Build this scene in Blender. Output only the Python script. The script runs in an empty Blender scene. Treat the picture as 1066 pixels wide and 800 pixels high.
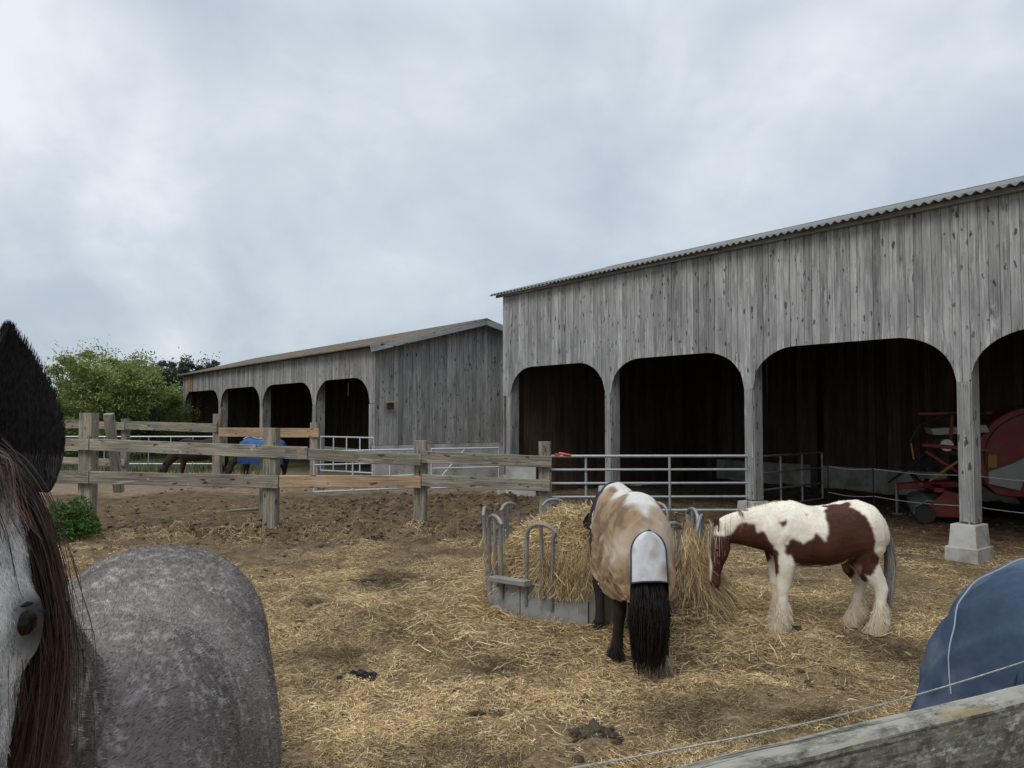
import bpy, bmesh, math, random
import numpy as np
from mathutils import Vector, Matrix, noise
R = math.radians
rng = np.random.default_rng(7); random.seed(7)
S = bpy.context.scene
COL = S.collection
# ------------------------------------------------------------------ camera model (photo pixels -> metres)
F = 801.0; TH = math.atan(31/801.0); CH = 2.0
def at(px, py, D):
    u=(px-533)/F; v=-(py-400)/F
    Y=math.cos(TH)-v*math.sin(TH); Z=math.sin(TH)+v*math.cos(TH); k=D/Y
    return Vector((u*k, D, CH+Z*k))
# ------------------------------------------------------------------ object helpers
def tag(o,label=None,cat=None,group=None,kind=None):
    if label: o['label']=label
    if cat: o['category']=cat
    if group: o['group']=group
    if kind: o['kind']=kind
    return o
def empty(name,loc=(0,0,0),rz=0,label=None,cat=None,group=None):
    o=bpy.data.objects.new(name,None); COL.objects.link(o); o.location=loc; o.rotation_euler=(0,0,rz)
    o.empty_display_size=.1
    return tag(o,label,cat,group)
def link(name,me,mat=None,parent=None):
    o=bpy.data.objects.new(name,me); COL.objects.link(o)
    if mat: me.materials.append(mat)
    if parent: o.parent=parent
    return o
def mesh_np(V,Fs,attrs=None,smooth=False):
    V=np.asarray(V,dtype=np.float32).reshape(-1,3); me=bpy.data.meshes.new('m')
    if isinstance(Fs,np.ndarray):
        n=Fs.shape[1]; M=Fs.shape[0]
        me.vertices.add(len(V)); me.vertices.foreach_set('co',V.ravel())
        me.loops.add(M*n); me.loops.foreach_set('vertex_index',Fs.astype(np.int32).ravel())
        me.polygons.add(M); me.polygons.foreach_set('loop_start',np.arange(0,M*n,n,dtype=np.int32))
        me.update(calc_edges=True); me.validate()
    else:
        me.from_pydata([tuple(v) for v in V],[],Fs); me.update()
    if attrs:
        for k,a in attrs.items():
            a=np.asarray(a,dtype=np.float32)
            if k=='col':
                at_=me.attributes.new('col','FLOAT_COLOR','POINT')
                if a.shape[1]==3: a=np.concatenate([a,np.ones((len(a),1),dtype=np.float32)],1)
                at_.data.foreach_set('color',a.ravel())
            elif a.ndim==2: 
                at_=me.attributes.new(k,'FLOAT_VECTOR','POINT'); at_.data.foreach_set('vector',a.ravel())
            else:
                at_=me.attributes.new(k,'FLOAT','POINT'); at_.data.foreach_set('value',a)
    if smooth: me.polygons.foreach_set('use_smooth',np.ones(len(me.polygons),dtype=bool))
    return me
class MB:
    """collects boxes / tubes with grain coords (gc) and a random tint"""
    def __init__(s): s.v=[];s.f=[];s.gc=[];s.r=[]
    def _add(s,vs,fs,gc,r):
        b=len(s.v); s.v+=[tuple(v) for v in vs]; s.f+=[tuple(i+b for i in f) for f in fs]
        s.gc+=[tuple(g) for g in gc]; s.r+=[r]*len(vs)
    def hexa(s,P,L,r=None):
        # P: 8 pts, bottom ring 0-3, top ring 4-7 ; grain along bottom->top
        r=random.random() if r is None else r; P=[Vector(p) for p in P]; o=r*37.
        w=(P[1]-P[0]).length; d=(P[3]-P[0]).length
        ax=[(0,0),(w,0),(w,d),(0,d)]
        gc=[(ax[i][0]+o,ax[i][1]+o,o) for i in range(4)]+[(ax[i][0]+o,ax[i][1]+o,o+(P[4+i]-P[i]).length) for i in range(4)]
        s._add(P,[(3,2,1,0),(4,5,6,7),(0,1,5,4),(1,2,6,5),(2,3,7,6),(3,0,4,7)],gc,r)
    def box(s,lo,hi,r=None,axis=2):
        x0,y0,z0=lo;x1,y1,z1=hi
        if axis==2: P=[(x0,y0,z0),(x1,y0,z0),(x1,y1,z0),(x0,y1,z0),(x0,y0,z1),(x1,y0,z1),(x1,y1,z1),(x0,y1,z1)]
        elif axis==0: P=[(x0,y0,z0),(x0,y1,z0),(x0,y1,z1),(x0,y0,z1),(x1,y0,z0),(x1,y1,z0),(x1,y1,z1),(x1,y0,z1)]
        else: P=[(x0,y0,z0),(x0,y0,z1),(x1,y0,z1),(x1,y0,z0),(x0,y1,z0),(x0,y1,z1),(x1,y1,z1),(x1,y1,z0)]
        s.hexa(P,0,r)
    def beam(s,a,b,w,h,up=(0,0,1),r=None,seg=1,jit=0):
        a=Vector(a);b=Vector(b);T=(b-a).normalized();U=Vector(up);U=(U-T*U.dot(T)).normalized();Lx=T.cross(U)
        r=random.random() if r is None else r;o=r*37;vs=[];gc=[];n=seg+1
        for i in range(n):
            c=a.lerp(b,i/seg)
            if 0<i<seg or seg==1: pass
            jw=1+random.uniform(-jit,jit);jh=1+random.uniform(-jit,jit)
            c=c+Lx*random.uniform(-jit,jit)*w*.5+U*random.uniform(-jit,jit)*h*.5
            ch=min(w,h)*.12
            for (p,q) in ((-w/2,-h/2+ch),(-w/2+ch,-h/2),(w/2-ch,-h/2),(w/2,-h/2+ch),(w/2,h/2-ch),(w/2-ch,h/2),(-w/2+ch,h/2),(-w/2,h/2-ch)):
                vs.append(c+Lx*p*jw+U*q*jh); gc.append((p+o,q+o,(c-a).length+o))
        fs=[]
        for i in range(seg):
            for k in range(8):
                a0=i*8+k;a1=i*8+(k+1)%8; fs.append((a0,a1,a1+8,a0+8))
        fs.append(tuple(range(7,-1,-1))); fs.append(tuple(range(seg*8,seg*8+8)))
        s._add(vs,fs,gc,r)
    def tube(s,pts,rad,n=8,r=None,cap=True):
        pts=[Vector(p) for p in pts]; r=random.random() if r is None else r;o=r*37
        if not hasattr(rad,'__len__'): rad=[rad]*len(pts)
        vs=[];gc=[];ln=0;ref=None
        for i,p in enumerate(pts):
            T=((pts[min(i+1,len(pts)-1)]-pts[max(i-1,0)])).normalized()
            if ref is None:
                ref=Vector((0,0,1)) if abs(T.z)<.9 else Vector((1,0,0))
            U=(ref-T*ref.dot(T)).normalized(); ref=U; L=T.cross(U)
            if i: ln+=(p-pts[i-1]).length
            for k in range(n):
                a=2*math.pi*k/n
                vs.append(p+(L*math.cos(a)+U*math.sin(a))*rad[i]); gc.append((rad[i]*math.cos(a)+o,rad[i]*math.sin(a)+o,ln+o))
        fs=[]
        for i in range(len(pts)-1):
            for k in range(n):
                a0=i*n+k;a1=i*n+(k+1)%n; fs.append((a0,a1,a1+n,a0+n))
        if cap: fs.append(tuple(range(n-1,-1,-1))); fs.append(tuple(range((len(pts)-1)*n,len(pts)*n)))
        s._add(vs,fs,gc,r)
    def prism(s,poly,axis,a,b,r=None):
        """poly 2D extruded along axis ('x','y','z')"""
        def P(p,q,t): return {'x':(t,p,q),'y':(p,t,q),'z':(p,q,t)}[axis]
        n=len(poly);vs=[P(p,q,a) for p,q in poly]+[P(p,q,b) for p,q in poly]
        r=random.random() if r is None else r
        fs=[tuple(range(n-1,-1,-1)),tuple(range(n,2*n))]+[(k,(k+1)%n,(k+1)%n+n,k+n) for k in range(n)]
        s._add(vs,fs,[(v[0]+r*37,v[1]+r*37,v[2]+r*37) for v in vs],r)
    def build(s,name,mat,parent=None,smooth=False,bevel=0):
        me=mesh_np(np.array(s.v),s.f,{'gc':np.array(s.gc),'rnd':np.array(s.r)})
        bm=bmesh.new();bm.from_mesh(me);bmesh.ops.recalc_face_normals(bm,faces=bm.faces);bm.to_mesh(me);bm.free()
        if smooth:
            me.polygons.foreach_set('use_smooth',np.ones(len(me.polygons),dtype=bool))
            try: me.set_sharp_from_angle(angle=R(40))
            except Exception: pass
        o=link(name,me,mat,parent)
        if bevel:
            m=o.modifiers.new('b','BEVEL'); m.width=bevel; m.segments=2; m.limit_method='ANGLE'
        return o
def ribbons(P,W,C,taper=(1,1),jitn=True):
    """P (N,K,3) paths, W (N,) widths, C (N,3) colours -> verts, quads, col"""
    N,K,_=P.shape
    T=np.gradient(P,axis=1); T/=np.linalg.norm(T,axis=2,keepdims=True)+1e-9
    rv=rng.normal(size=(N,1,3)); Sd=np.cross(T,np.broadcast_to(rv,T.shape)); Sd/=np.linalg.norm(Sd,axis=2,keepdims=True)+1e-9
    tp=np.linspace(taper[0],taper[1],K)[None,:,None]
    A=P+Sd*W[:,None,None]*.5*tp; B=P-Sd*W[:,None,None]*.5*tp
    V=np.stack([A,B],2).reshape(-1,3)
    base=(np.arange(N)*K*2)[:,None]; k=np.arange(K-1)[None,:]*2; q=base+k
    Q=np.stack([q,q+1,q+3,q+2],-1).reshape(-1,4)
    c=np.repeat(C,K*2,axis=0)
    return V,Q,c
def join_np(parts):
    Vs=[];Qs=[];Cs=[];b=0
    for V,Q,C in parts:
        Vs.append(V);Qs.append(Q+b);Cs.append(C);b+=len(V)
    return np.concatenate(Vs),np.concatenate(Qs),np.concatenate(Cs)
def bake(o):
    dg=bpy.context.evaluated_depsgraph_get(); dg.update()
    me=bpy.data.meshes.new_from_object(o.evaluated_get(dg)); return me
def nz(x,y,z=0,s=1): return noise.noise(Vector((x*s,y*s,z*s)))
# vectorised value noise for numpy
_tab=rng.random((256,256))
def vn(x,y,s=1,sd=0):
    x=np.asarray(x)*s+sd*17.3; y=np.asarray(y)*s+sd*9.1
    xi=np.floor(x).astype(int); yi=np.floor(y).astype(int); fx=x-xi; fy=y-yi
    fx=fx*fx*(3-2*fx); fy=fy*fy*(3-2*fy)
    g=lambda a,b:_tab[a%256,b%256]
    return (g(xi,yi)*(1-fx)*(1-fy)+g(xi+1,yi)*fx*(1-fy)+g(xi,yi+1)*(1-fx)*fy+g(xi+1,yi+1)*fx*fy)-.5
def fbm(x,y,s,o=4,sd=0):
    r=0;a=1
    for i in range(o): r=r+a*vn(x,y,s*2**i,sd+i*3); a*=.5
    return r
# ------------------------------------------------------------------ materials
def mat(name):
    m=bpy.data.materials.new(name); m.use_nodes=True; nt=m.node_tree; b=nt.nodes['Principled BSDF']; return m,nt,b
def N(nt,t,**k):
    n=nt.nodes.new(t)
    for a,v in k.items():
        if a in n.inputs: n.inputs[a].default_value=v
        else: setattr(n,a,v)
    return n
def ramp(nt,src,stops,interp='LINEAR'):
    r=nt.nodes.new('ShaderNodeValToRGB'); r.color_ramp.interpolation=interp
    e=r.color_ramp.elements
    while len(e)<len(stops): e.new(.5)
    for el,(p,c) in zip(e,stops):
        el.position=p; el.color=(c,c,c,1) if not hasattr(c,'__len__') else (*c,1)
    nt.links.new(src,r.inputs[0]); return r.outputs[0]
def mix(nt,f,a,b,mode='MIX'):
    n=nt.nodes.new('ShaderNodeMix'); n.data_type='RGBA'; n.blend_type=mode
    for s,v in ((n.inputs[0],f),(n.inputs[6],a),(n.inputs[7],b)):
        if hasattr(v,'is_output'): nt.links.new(v,s)
        elif hasattr(v,'__len__'): s.default_value=(*v,1)
        else: s.default_value=v if s.type=='VALUE' else (v,v,v,1)
    return n.outputs[2]
def vecm(nt,src,sc=(1,1,1),loc=(0,0,0)):
    n=nt.nodes.new('ShaderNodeMapping'); n.inputs['Scale'].default_value=sc; n.inputs['Location'].default_value=loc
    nt.links.new(src,n.inputs[0]); return n.outputs[0]
def noi(nt,src,scale,detail=4,rough=.55,dist=0):
    n=N(nt,'ShaderNodeTexNoise'); n.inputs['Scale'].default_value=scale;n.inputs['Detail'].default_value=detail
    n.inputs['Roughness'].default_value=rough;n.inputs['Distortion'].default_value=dist
    nt.links.new(src,n.inputs['Vector']); return n.outputs[0]
def attr(nt,name,out=0):
    n=N(nt,'ShaderNodeAttribute'); n.attribute_name=name; return n.outputs[{'c':0,'v':1,'f':2}.get(out,out)]
def bump(nt,b,h,strength=.4,dist=.01):
    n=N(nt,'ShaderNodeBump'); n.inputs['Strength'].default_value=strength; n.inputs['Distance'].default_value=dist
    nt.links.new(h,n.inputs['Height']); nt.links.new(n.outputs[0],b.inputs['Normal'])
def wood(name,dark,light,lichen=None,tintv=.5,rough=.85,knots=True,stain=None,lichcol=(.42,.40,.30)):
    m,nt,b=mat(name); g=attr(nt,'gc','v'); rn=attr(nt,'rnd','f')
    gr=noi(nt,vecm(nt,g,(45,45,1.6)),1,6,.65,.6)
    big=noi(nt,vecm(nt,g,(3,3,1.0)),1,4,.6)
    c=ramp(nt,gr,[(.28,dark),(.72,light)])
    v=ramp(nt,rn,[(0,1-tintv*.45),(.5,1),(.85,1+tintv*.12),(1,1+tintv*.4)]); c=mix(nt,1,c,v,'MULTIPLY')
    c=mix(nt,1,c,ramp(nt,big,[(.3,.66),(.7,1.18)]),'MULTIPLY')
    if knots:
        vo=N(nt,'ShaderNodeTexVoronoi'); vo.inputs['Scale'].default_value=1; ad=N(nt,'ShaderNodeVectorMath',operation='MULTIPLY_ADD'); nn=N(nt,'ShaderNodeTexNoise'); nn.inputs['Scale'].default_value=9; nn.inputs['Detail'].default_value=4; nt.links.new(g,nn.inputs['Vector'])
        nt.links.new(nn.outputs['Color'],ad.inputs[0]); ad.inputs[1].default_value=(.9,.9,.7); nt.links.new(vecm(nt,g,(10.5,10.5,3.4)),ad.inputs[2]); nt.links.new(ad.outputs[0],vo.inputs['Vector'])
        wv=N(nt,'ShaderNodeMath',operation='MULTIPLY_ADD'); nt.links.new(noi(nt,vecm(nt,g,(2.5,2.5,2.5)),1,2,.5),wv.inputs[0]); wv.inputs[1].default_value=.45; wv.inputs[2].default_value=-.17; sb_=N(nt,'ShaderNodeMath',operation='SUBTRACT'); nt.links.new(vo.outputs['Distance'],sb_.inputs[0]); nt.links.new(wv.outputs[0],sb_.inputs[1])
        k=ramp(nt,sb_.outputs[0],[(.06,.22),(.15,1)]); c=mix(nt,1,c,k,'MULTIPLY')
        pl=noi(nt,vecm(nt,g,(7,7,.9),(2,8,1)),1,5,.7,.8); c=mix(nt,ramp(nt,pl,[(.56,0),(.70,.55)]),c,tuple(min(1,q*1.35) for q in light))
        st=noi(nt,vecm(nt,g,(14,14,2.2),(5,3,1)),1,3,.7,1.5); c=mix(nt,1,c,ramp(nt,st,[(.60,1),(.74,.52)]),'MULTIPLY')
    if stain:
        ge=N(nt,'ShaderNodeTexCoord'); sp=N(nt,'ShaderNodeSeparateXYZ'); nt.links.new(ge.outputs['Object'],sp.inputs[0])
    if lichen:
        li=noi(nt,vecm(nt,g,(9,9,5)),1,8,.75); f=ramp(nt,li,[(lichen,0),(lichen+.08,1)]); c=mix(nt,f,c,lichcol)
        l2=noi(nt,vecm(nt,g,(5,5,3),(9,2,4)),1,6,.7); f2=ramp(nt,l2,[(.58,0),(.68,.7)]); c=mix(nt,f2,c,(.09,.095,.06))
    nt.links.new(c,b.inputs['Base Color']); b.inputs['Roughness'].default_value=rough; b.inputs['Specular IOR Level'].default_value=.2
    bump(nt,b,gr,.5,.006); return m
def simple(name,col,rough=.7,metal=0,var=.25,sc=6,bmp=.15,dirt=None,coord='Object',spec=.4):
    m,nt,b=mat(name); tc=N(nt,'ShaderNodeTexCoord'); n=noi(nt,tc.outputs[coord],sc,7,.65)
    c=mix(nt,1,col,ramp(nt,n,[(.3,1-var),(.7,1+var)]),'MULTIPLY')
    if dirt:
        d=noi(nt,tc.outputs[coord],sc*.5,6,.7); c=mix(nt,ramp(nt,d,[(.45,0),(.62,.85)]),c,dirt)
    nt.links.new(c,b.inputs['Base Color']); b.inputs['Roughness'].default_value=rough; b.inputs['Metallic'].default_value=metal
    b.inputs['Specular IOR Level'].default_value=spec
    if bmp: bump(nt,b,n,bmp,.01)
    return m
def colmat(name,rough=.8,sheen=0,nsc=0,var=.3,transl=0,spec=.2,bmp=0):
    m,nt,b=mat(name); c=attr(nt,'col','c')
    if nsc:
        tc=N(nt,'ShaderNodeTexCoord'); n=noi(nt,tc.outputs['Object'],nsc,5,.7); c=mix(nt,1,c,ramp(nt,n,[(.3,1-var),(.7,1+var)]),'MULTIPLY')
        if bmp: bump(nt,b,n,bmp,.004)
    nt.links.new(c,b.inputs['Base Color']); b.inputs['Roughness'].default_value=rough; b.inputs['Specular IOR Level'].default_value=spec
    if transl:
        tr=N(nt,'ShaderNodeBsdfTranslucent'); nt.links.new(c,tr.inputs[0]); ms=N(nt,'ShaderNodeMixShader'); ms.inputs[0].default_value=transl
        out=nt.nodes['Material Output']; nt.links.new(b.outputs[0],ms.inputs[1]); nt.links.new(tr.outputs[0],ms.inputs[2]); nt.links.new(ms.outputs[0],out.inputs[0])
    return m
M={}
M['barn']=wood('barn_wood',(.125,.124,.124),(.43,.423,.41),tintv=.65)
M['barn2']=wood('barn_wood_b',(.12,.118,.112),(.36,.35,.33),tintv=.7)
M['post']=wood('post_wood',(.13,.125,.12),(.40,.39,.38),tintv=.3)
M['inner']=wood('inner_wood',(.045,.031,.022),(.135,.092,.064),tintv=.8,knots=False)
M['fence']=wood('fence_wood',(.075,.064,.048),(.36,.315,.25),lichen=.60,tintv=.4,knots=True,lichcol=(.40,.40,.33))
M['fresh']=wood('fresh_wood',(.22,.14,.08),(.50,.37,.23),lichen=None,tintv=.3)
M['oldrail']=wood('old_rail_wood',(.05,.046,.036),(.24,.22,.17),lichen=.565,tintv=.2,knots=False,lichcol=(.52,.52,.48))
def rail_mat():
    m=M['oldrail']; nt=m.node_tree; b=nt.nodes['Principled BSDF']; src=b.inputs['Base Color'].links[0].from_socket; g=attr(nt,'gc','v')
    f1=ramp(nt,noi(nt,vecm(nt,g,(60,60,34)),1,8,.8),[(.50,0),(.60,.85)]); c=mix(nt,f1,src,(.30,.30,.26))
    f1b=ramp(nt,noi(nt,vecm(nt,g,(22,22,12),(4,4,4)),1,6,.75),[(.40,.75),(.50,0)]); c=mix(nt,f1b,c,(.035,.034,.028))
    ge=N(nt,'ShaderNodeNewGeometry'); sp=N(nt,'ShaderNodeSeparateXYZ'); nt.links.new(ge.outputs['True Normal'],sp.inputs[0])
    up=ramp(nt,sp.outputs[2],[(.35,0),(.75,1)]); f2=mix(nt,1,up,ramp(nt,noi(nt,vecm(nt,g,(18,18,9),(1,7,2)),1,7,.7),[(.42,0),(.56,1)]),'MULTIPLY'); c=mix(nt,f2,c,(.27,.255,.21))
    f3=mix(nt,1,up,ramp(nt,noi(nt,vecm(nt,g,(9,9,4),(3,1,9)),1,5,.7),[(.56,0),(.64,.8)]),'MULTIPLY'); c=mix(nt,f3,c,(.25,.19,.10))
    cr=noi(nt,vecm(nt,g,(70,70,1.1),(3,3,3)),1,5,.7,.5); c=mix(nt,1,c,ramp(nt,cr,[(.58,1),(.64,.30)]),'MULTIPLY')
    nt.links.new(c,b.inputs['Base Color'])
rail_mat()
M['orange']=wood('new_board',(.22,.12,.05),(.42,.25,.11),tintv=.4)
M['concrete']=simple('concrete',(.40,.39,.36),.9,var=.2,sc=5,bmp=.3,dirt=(.20,.18,.14))
M['roof']=simple('fibre_cement',(.145,.145,.14),.9,var=.25,sc=3,dirt=(.17,.165,.15))
M['roof2']=simple('mossy_fibre_cement',(.115,.105,.09),.95,var=.6,sc=2.5,dirt=(.15,.09,.045),spec=.1)
M['galv']=simple('galvanised',(.33,.35,.36),.45,.6,var=.15,sc=20,bmp=.05)
M['paleg']=simple('pale_tube',(.44,.46,.48),.5,.2,var=.1,sc=10,bmp=.03)
M['sheet']=simple('weathered_sheet',(.26,.265,.26),.65,.3,var=.45,sc=6,bmp=.1,dirt=(.20,.15,.095))
M['hoop']=simple('hoop_tube',(.23,.24,.25),.55,.4,var=.4,sc=9,dirt=(.17,.13,.09))
M['red']=simple('red_paint',(.22,.010,.012),.4,var=.25,sc=3,bmp=.03,dirt=(.16,.05,.03))
M['black']=simple('black_parts',(.02,.02,.02),.6,var=.2)
M['rubber']=simple('rubber',(.025,.024,.022),.85,var=.2,sc=12)
M['steel']=simple('bright_steel',(.32,.32,.34),.35,.8,var=.15,sc=8,bmp=.05)
M['greyp']=simple('grey_panel',(.33,.33,.31),.5,var=.15,sc=4)
M['yellow']=simple('yellow_part',(.32,.19,.02),.5,var=.1)
M['white']=simple('white_mark',(.7,.7,.7),.5,var=.1)
M['redplastic']=simple('red_plastic',(.6,.04,.03),.4,var=.1)
M['rope']=simple('poly_rope',(.36,.34,.30),.8,var=.35,sc=60,bmp=.3)
M['straw']=colmat('straw',.75,nsc=0,transl=.15)
M['leaf']=colmat('leaf',.6,transl=.35)
M['hair']=colmat('hair',.6,spec=.22)
M['coat']=colmat('coat',.75,nsc=120,var=.14,bmp=.05)
M['clod']=colmat('clod',.95,nsc=25,var=.5,bmp=.3)
M['hoof']=simple('hoof_horn',(.16,.12,.09),.6,var=.3,sc=20)
M['bark']=simple('bark',(.09,.07,.055),.95,var=.4,sc=8)
def eye_m():
    m,nt,b=mat('eye'); b.inputs['Base Color'].default_value=(.012,.007,.005,1); b.inputs['Roughness'].default_value=.16; b.inputs['Specular IOR Level'].default_value=.16; return m
M['eye']=eye_m()
M['lid']=simple('dark_skin',(.012,.010,.009),.85,var=.3,sc=60,spec=.2)
# ------------------------------------------------------------------ ground
def fence_ridge(X,Y):
    yc=12.75+.25*np.sin(X*1.3)+.12*np.sin(X*3.1+1)
    return np.exp(-((Y-yc)/.42)**2)*(X<1.6)*(X>-11)
def gh(X,Y):
    X=np.asarray(X,dtype=float);Y=np.asarray(Y,dtype=float)
    near=np.clip((34-Y)/10,0,1)*np.clip((Y+8)/4,0,1)
    h=fbm(X,Y,.35,2,1)*.07+fbm(X,Y,1.7,3,5)*.05*near+np.maximum(fbm(X,Y,4.6,3,9),-.1)*.07*near
    h=h+fence_ridge(X,Y)*(.10+.34*fbm(X,Y,2.9,4,2))
    # churned mud by the far gate
    mud=np.exp(-((Y-16.2)/1.1)**2)*np.exp(-((X+1.0)/2.6)**2)
    h=h+mud*(.16+.42*np.abs(fbm(X,Y,2.2,3,4)))
    flat=np.exp(-(((X-6.2)**2+(Y-10.6)**2)/.6))
    return h*(1-flat*.8)
def axis(lo,a,b,hi,st,grow=1.22):
    c=list(np.arange(a,b,st)); s=st; x=b
    while x<hi: c.append(x); s*=grow; x+=s
    c.append(hi); s=st; x=a-st; pre=[]
    while x>lo: pre.append(x); s*=grow; x-=s
    pre.append(lo); return np.array(pre[::-1]+c)
gx=axis(-500,-9,9,500,.055); gy=axis(-60,3.6,17.5,900,.055)
GX,GY=np.meshgrid(gx,gy); GZ=gh(GX,GY)
nxg,nyg=len(gx),len(gy); idx=np.arange(nxg*nyg).reshape(nyg,nxg)
Q=np.stack([idx[:-1,:-1],idx[:-1,1:],idx[1:,1:],idx[1:,:-1]],-1).reshape(-1,4)
me=mesh_np(np.stack([GX,GY,GZ],-1).reshape(-1,3),Q,smooth=True)
m,nt,b=mat('yard_ground'); tc=N(nt,'ShaderNodeTexCoord'); P_=tc.outputs['Object']
n1=noi(nt,P_,.55,6,.6); n2=noi(nt,P_,4,8,.7); n3=noi(nt,P_,38,5,.75)
cmud=ramp(nt,n2,[(.3,(.028,.018,.011)),(.5,(.080,.052,.030)),(.7,(.15,.105,.062))])
cst=ramp(nt,n3,[(.3,(.085,.057,.03)),(.5,(.20,.14,.075)),(.68,(.36,.27,.15))])
sp=N(nt,'ShaderNodeSeparateXYZ'); nt.links.new(P_,sp.inputs[0])
yn=N(nt,'ShaderNodeMath',operation='MULTIPLY_ADD'); nt.links.new(n1,yn.inputs[0]); yn.inputs[1].default_value=6; nt.links.new(sp.outputs[1],yn.inputs[2])
mr=N(nt,'ShaderNodeMapRange'); nt.links.new(yn.outputs[0],mr.inputs[0]); mr.inputs[1].default_value=12; mr.inputs[2].default_value=16.5
fst=ramp(nt,mr.outputs[0],[(0,.85),(1,.12)]); fst2=mix(nt,1,fst,ramp(nt,n2,[(.36,.35),(.55,1)]),'MULTIPLY')
cc=mix(nt,fst2,cmud,cst)
# pale sandy track in front of the far barn
d1=N(nt,'ShaderNodeMapRange'); nt.links.new(yn.outputs[0],d1.inputs[0]); d1.inputs[1].default_value=21.8; d1.inputs[2].default_value=23.2
cc=mix(nt,d1.outputs[0],cc,ramp(nt,n2,[(.3,(.11,.08,.052)),(.7,(.25,.19,.13))]))
d2=N(nt,'ShaderNodeMapRange'); nt.links.new(yn.outputs[0],d2.inputs[0]); d2.inputs[1].default_value=28; d2.inputs[2].default_value=31
cc=mix(nt,d2.outputs[0],cc,ramp(nt,n2,[(.3,(.035,.042,.018)),(.7,(.085,.095,.04))]))
nt.links.new(cc,b.inputs['Base Color']); b.inputs['Roughness'].default_value=.95; b.inputs['Specular IOR Level'].default_value=.15
bump(nt,b,mix(nt,.5,n2,n3),.7,.04)
ground=link('ground',me,m); tag(ground,'brown muddy straw strewn paddock ground','ground',kind='structure')
# straw litter -----------------------------------------------------
def sample_floor(n,xlo,xhi,ylo,yhi,dens):
    out=[]
    while sum(len(o) for o in out)<n:
        u=rng.random(n); Y=ylo*(yhi/ylo)**u
        X=(rng.random(n)*2-1)*(Y*.75+1.2); k=(X>xlo)&(X<xhi)&(rng.random(n)<dens(X,Y)); out.append(np.stack([X[k],Y[k]],1))
    return np.concatenate(out)[:n]
FC=np.array([.83,8.1])
def dens(X,Y):
    base=np.clip(.60+.22*np.clip((8-Y)/3,0,1)+1.2*fbm(X,Y,.55,3,20)+1.5*fbm(X,Y,2.6,3,31),.05,1)
    far=np.clip((13.2-Y)/2.6,.10,1); fd=np.hypot(X-FC[0],Y-FC[1]); near=np.exp(-((fd-1.4)/.9)**2)
    rid=fence_ridge(X,Y)
    right=1-.65*np.clip((X-1.6-(7-Y)*.6)/1.4,0,1)*np.clip((Y-6.2)/1,0,1)
    return np.clip(base*far*right+near*.7+rid*.7,0,1)*(fd>1.12)
def straw_paths(XY,lmin,lmax,lift=.012):
    n=len(XY); L=lmin+(lmax-lmin)*rng.random(n)**1.8; a=rng.random(n)*2*np.pi; el=rng.normal(0,.14,n)
    d=np.stack([np.cos(a),np.sin(a),np.abs(el)],1); cv=rng.normal(0,.35,(n,3))*L[:,None]*[1,1,.2]
    t=np.array([-.5,0,.5]); P=np.zeros((n,3,3))
    for i,tt in enumerate(t):
        p=d*L[:,None]*tt+cv*(tt*tt)
        P[:,i,0]=XY[:,0]+p[:,0];P[:,i,1]=XY[:,1]+p[:,1]
        P[:,i,2]=gh(P[:,i,0],P[:,i,1])+lift*rng.random(n)+.003+np.maximum(p[:,2]*0+ (tt+.5)*np.abs(el)*L,0)
    return P
def straw_cols(n,bright=1):
    c0=np.array([.64,.49,.265]);c1=np.array([.19,.118,.058]);c2=np.array([.72,.60,.38]);t=rng.random((n,1))**.95
    c=c0*(1-t)+c1*t; k=rng.random(n)<.09; c[k]=c2; return c*(.7+.5*rng.random((n,1)))*bright
XY=sample_floor(560000,-9.5,9.5,3.7,17,dens); P=straw_paths(XY,.02,.095,.018)
pat=np.clip(1.02+1.3*fbm(XY[:,0],XY[:,1],1.5,4,44),.30,1.4)[:,None]
V,Q,C=ribbons(P,.0018+.0026*rng.random(len(XY)),straw_cols(len(XY))*pat)
o=link('straw_litter',mesh_np(V,Q,{'col':C}),M['straw']); tag(o,'loose yellow brown straw strewn across the paddock floor','straw',kind='stuff')
# mud clods -----------------------------------------------------------
t_=(1+5**.5)/2
ICO=np.array([(-1,t_,0),(1,t_,0),(-1,-t_,0),(1,-t_,0),(0,-1,t_),(0,1,t_),(0,-1,-t_),(0,1,-t_),(t_,0,-1),(t_,0,1),(-t_,0,-1),(-t_,0,1)])/1.9
ICF=np.array([(0,11,5),(0,5,1),(0,1,7),(0,7,10),(0,10,11),(1,5,9),(5,11,4),(11,10,2),(10,7,6),(7,1,8),(3,9,4),(3,4,2),(3,2,6),(3,6,8),(3,8,9),(4,9,5),(2,4,11),(6,2,10),(8,6,7),(9,8,1)])
def clods(P,r,C,flat=.6):
    n=len(P); V=ICO[None]*(1+.35*rng.normal(size=(n,12,1)))*r[:,None,None]*np.array([1,1,flat])+P[:,None,:]
    return V.reshape(-1,3),(ICF[None]+(np.arange(n)*12)[:,None,None]).reshape(-1,3),np.repeat(C,12,0)
def cl_sample(n):
    a=np.stack([rng.uniform(-9,1.6,n),rng.normal(12.8,.45,n)],1)
    b_=np.stack([rng.normal(-1.2,2.2,n),rng.normal(16.2,.9,n)],1)
    c=sample_floor(n,-9,8,12.9,21,lambda X,Y:np.clip(.5+fbm(X,Y,.8,3,77)*1.6,0,1)); d=sample_floor(n,-8,8,4,15,lambda X,Y:np.clip(.25+fbm(X,Y,1.0,3,70)*1.6,0,1)); return np.concatenate([a,b_,c,d])
XY=cl_sample(2300); XY=XY[np.hypot(XY[:,0]-FC[0],XY[:,1]-FC[1])>1.2]; n=len(XY)
r=.008+.03*rng.random(n)**2.5; r[XY[:,1]>11.5]*=1.15
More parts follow.
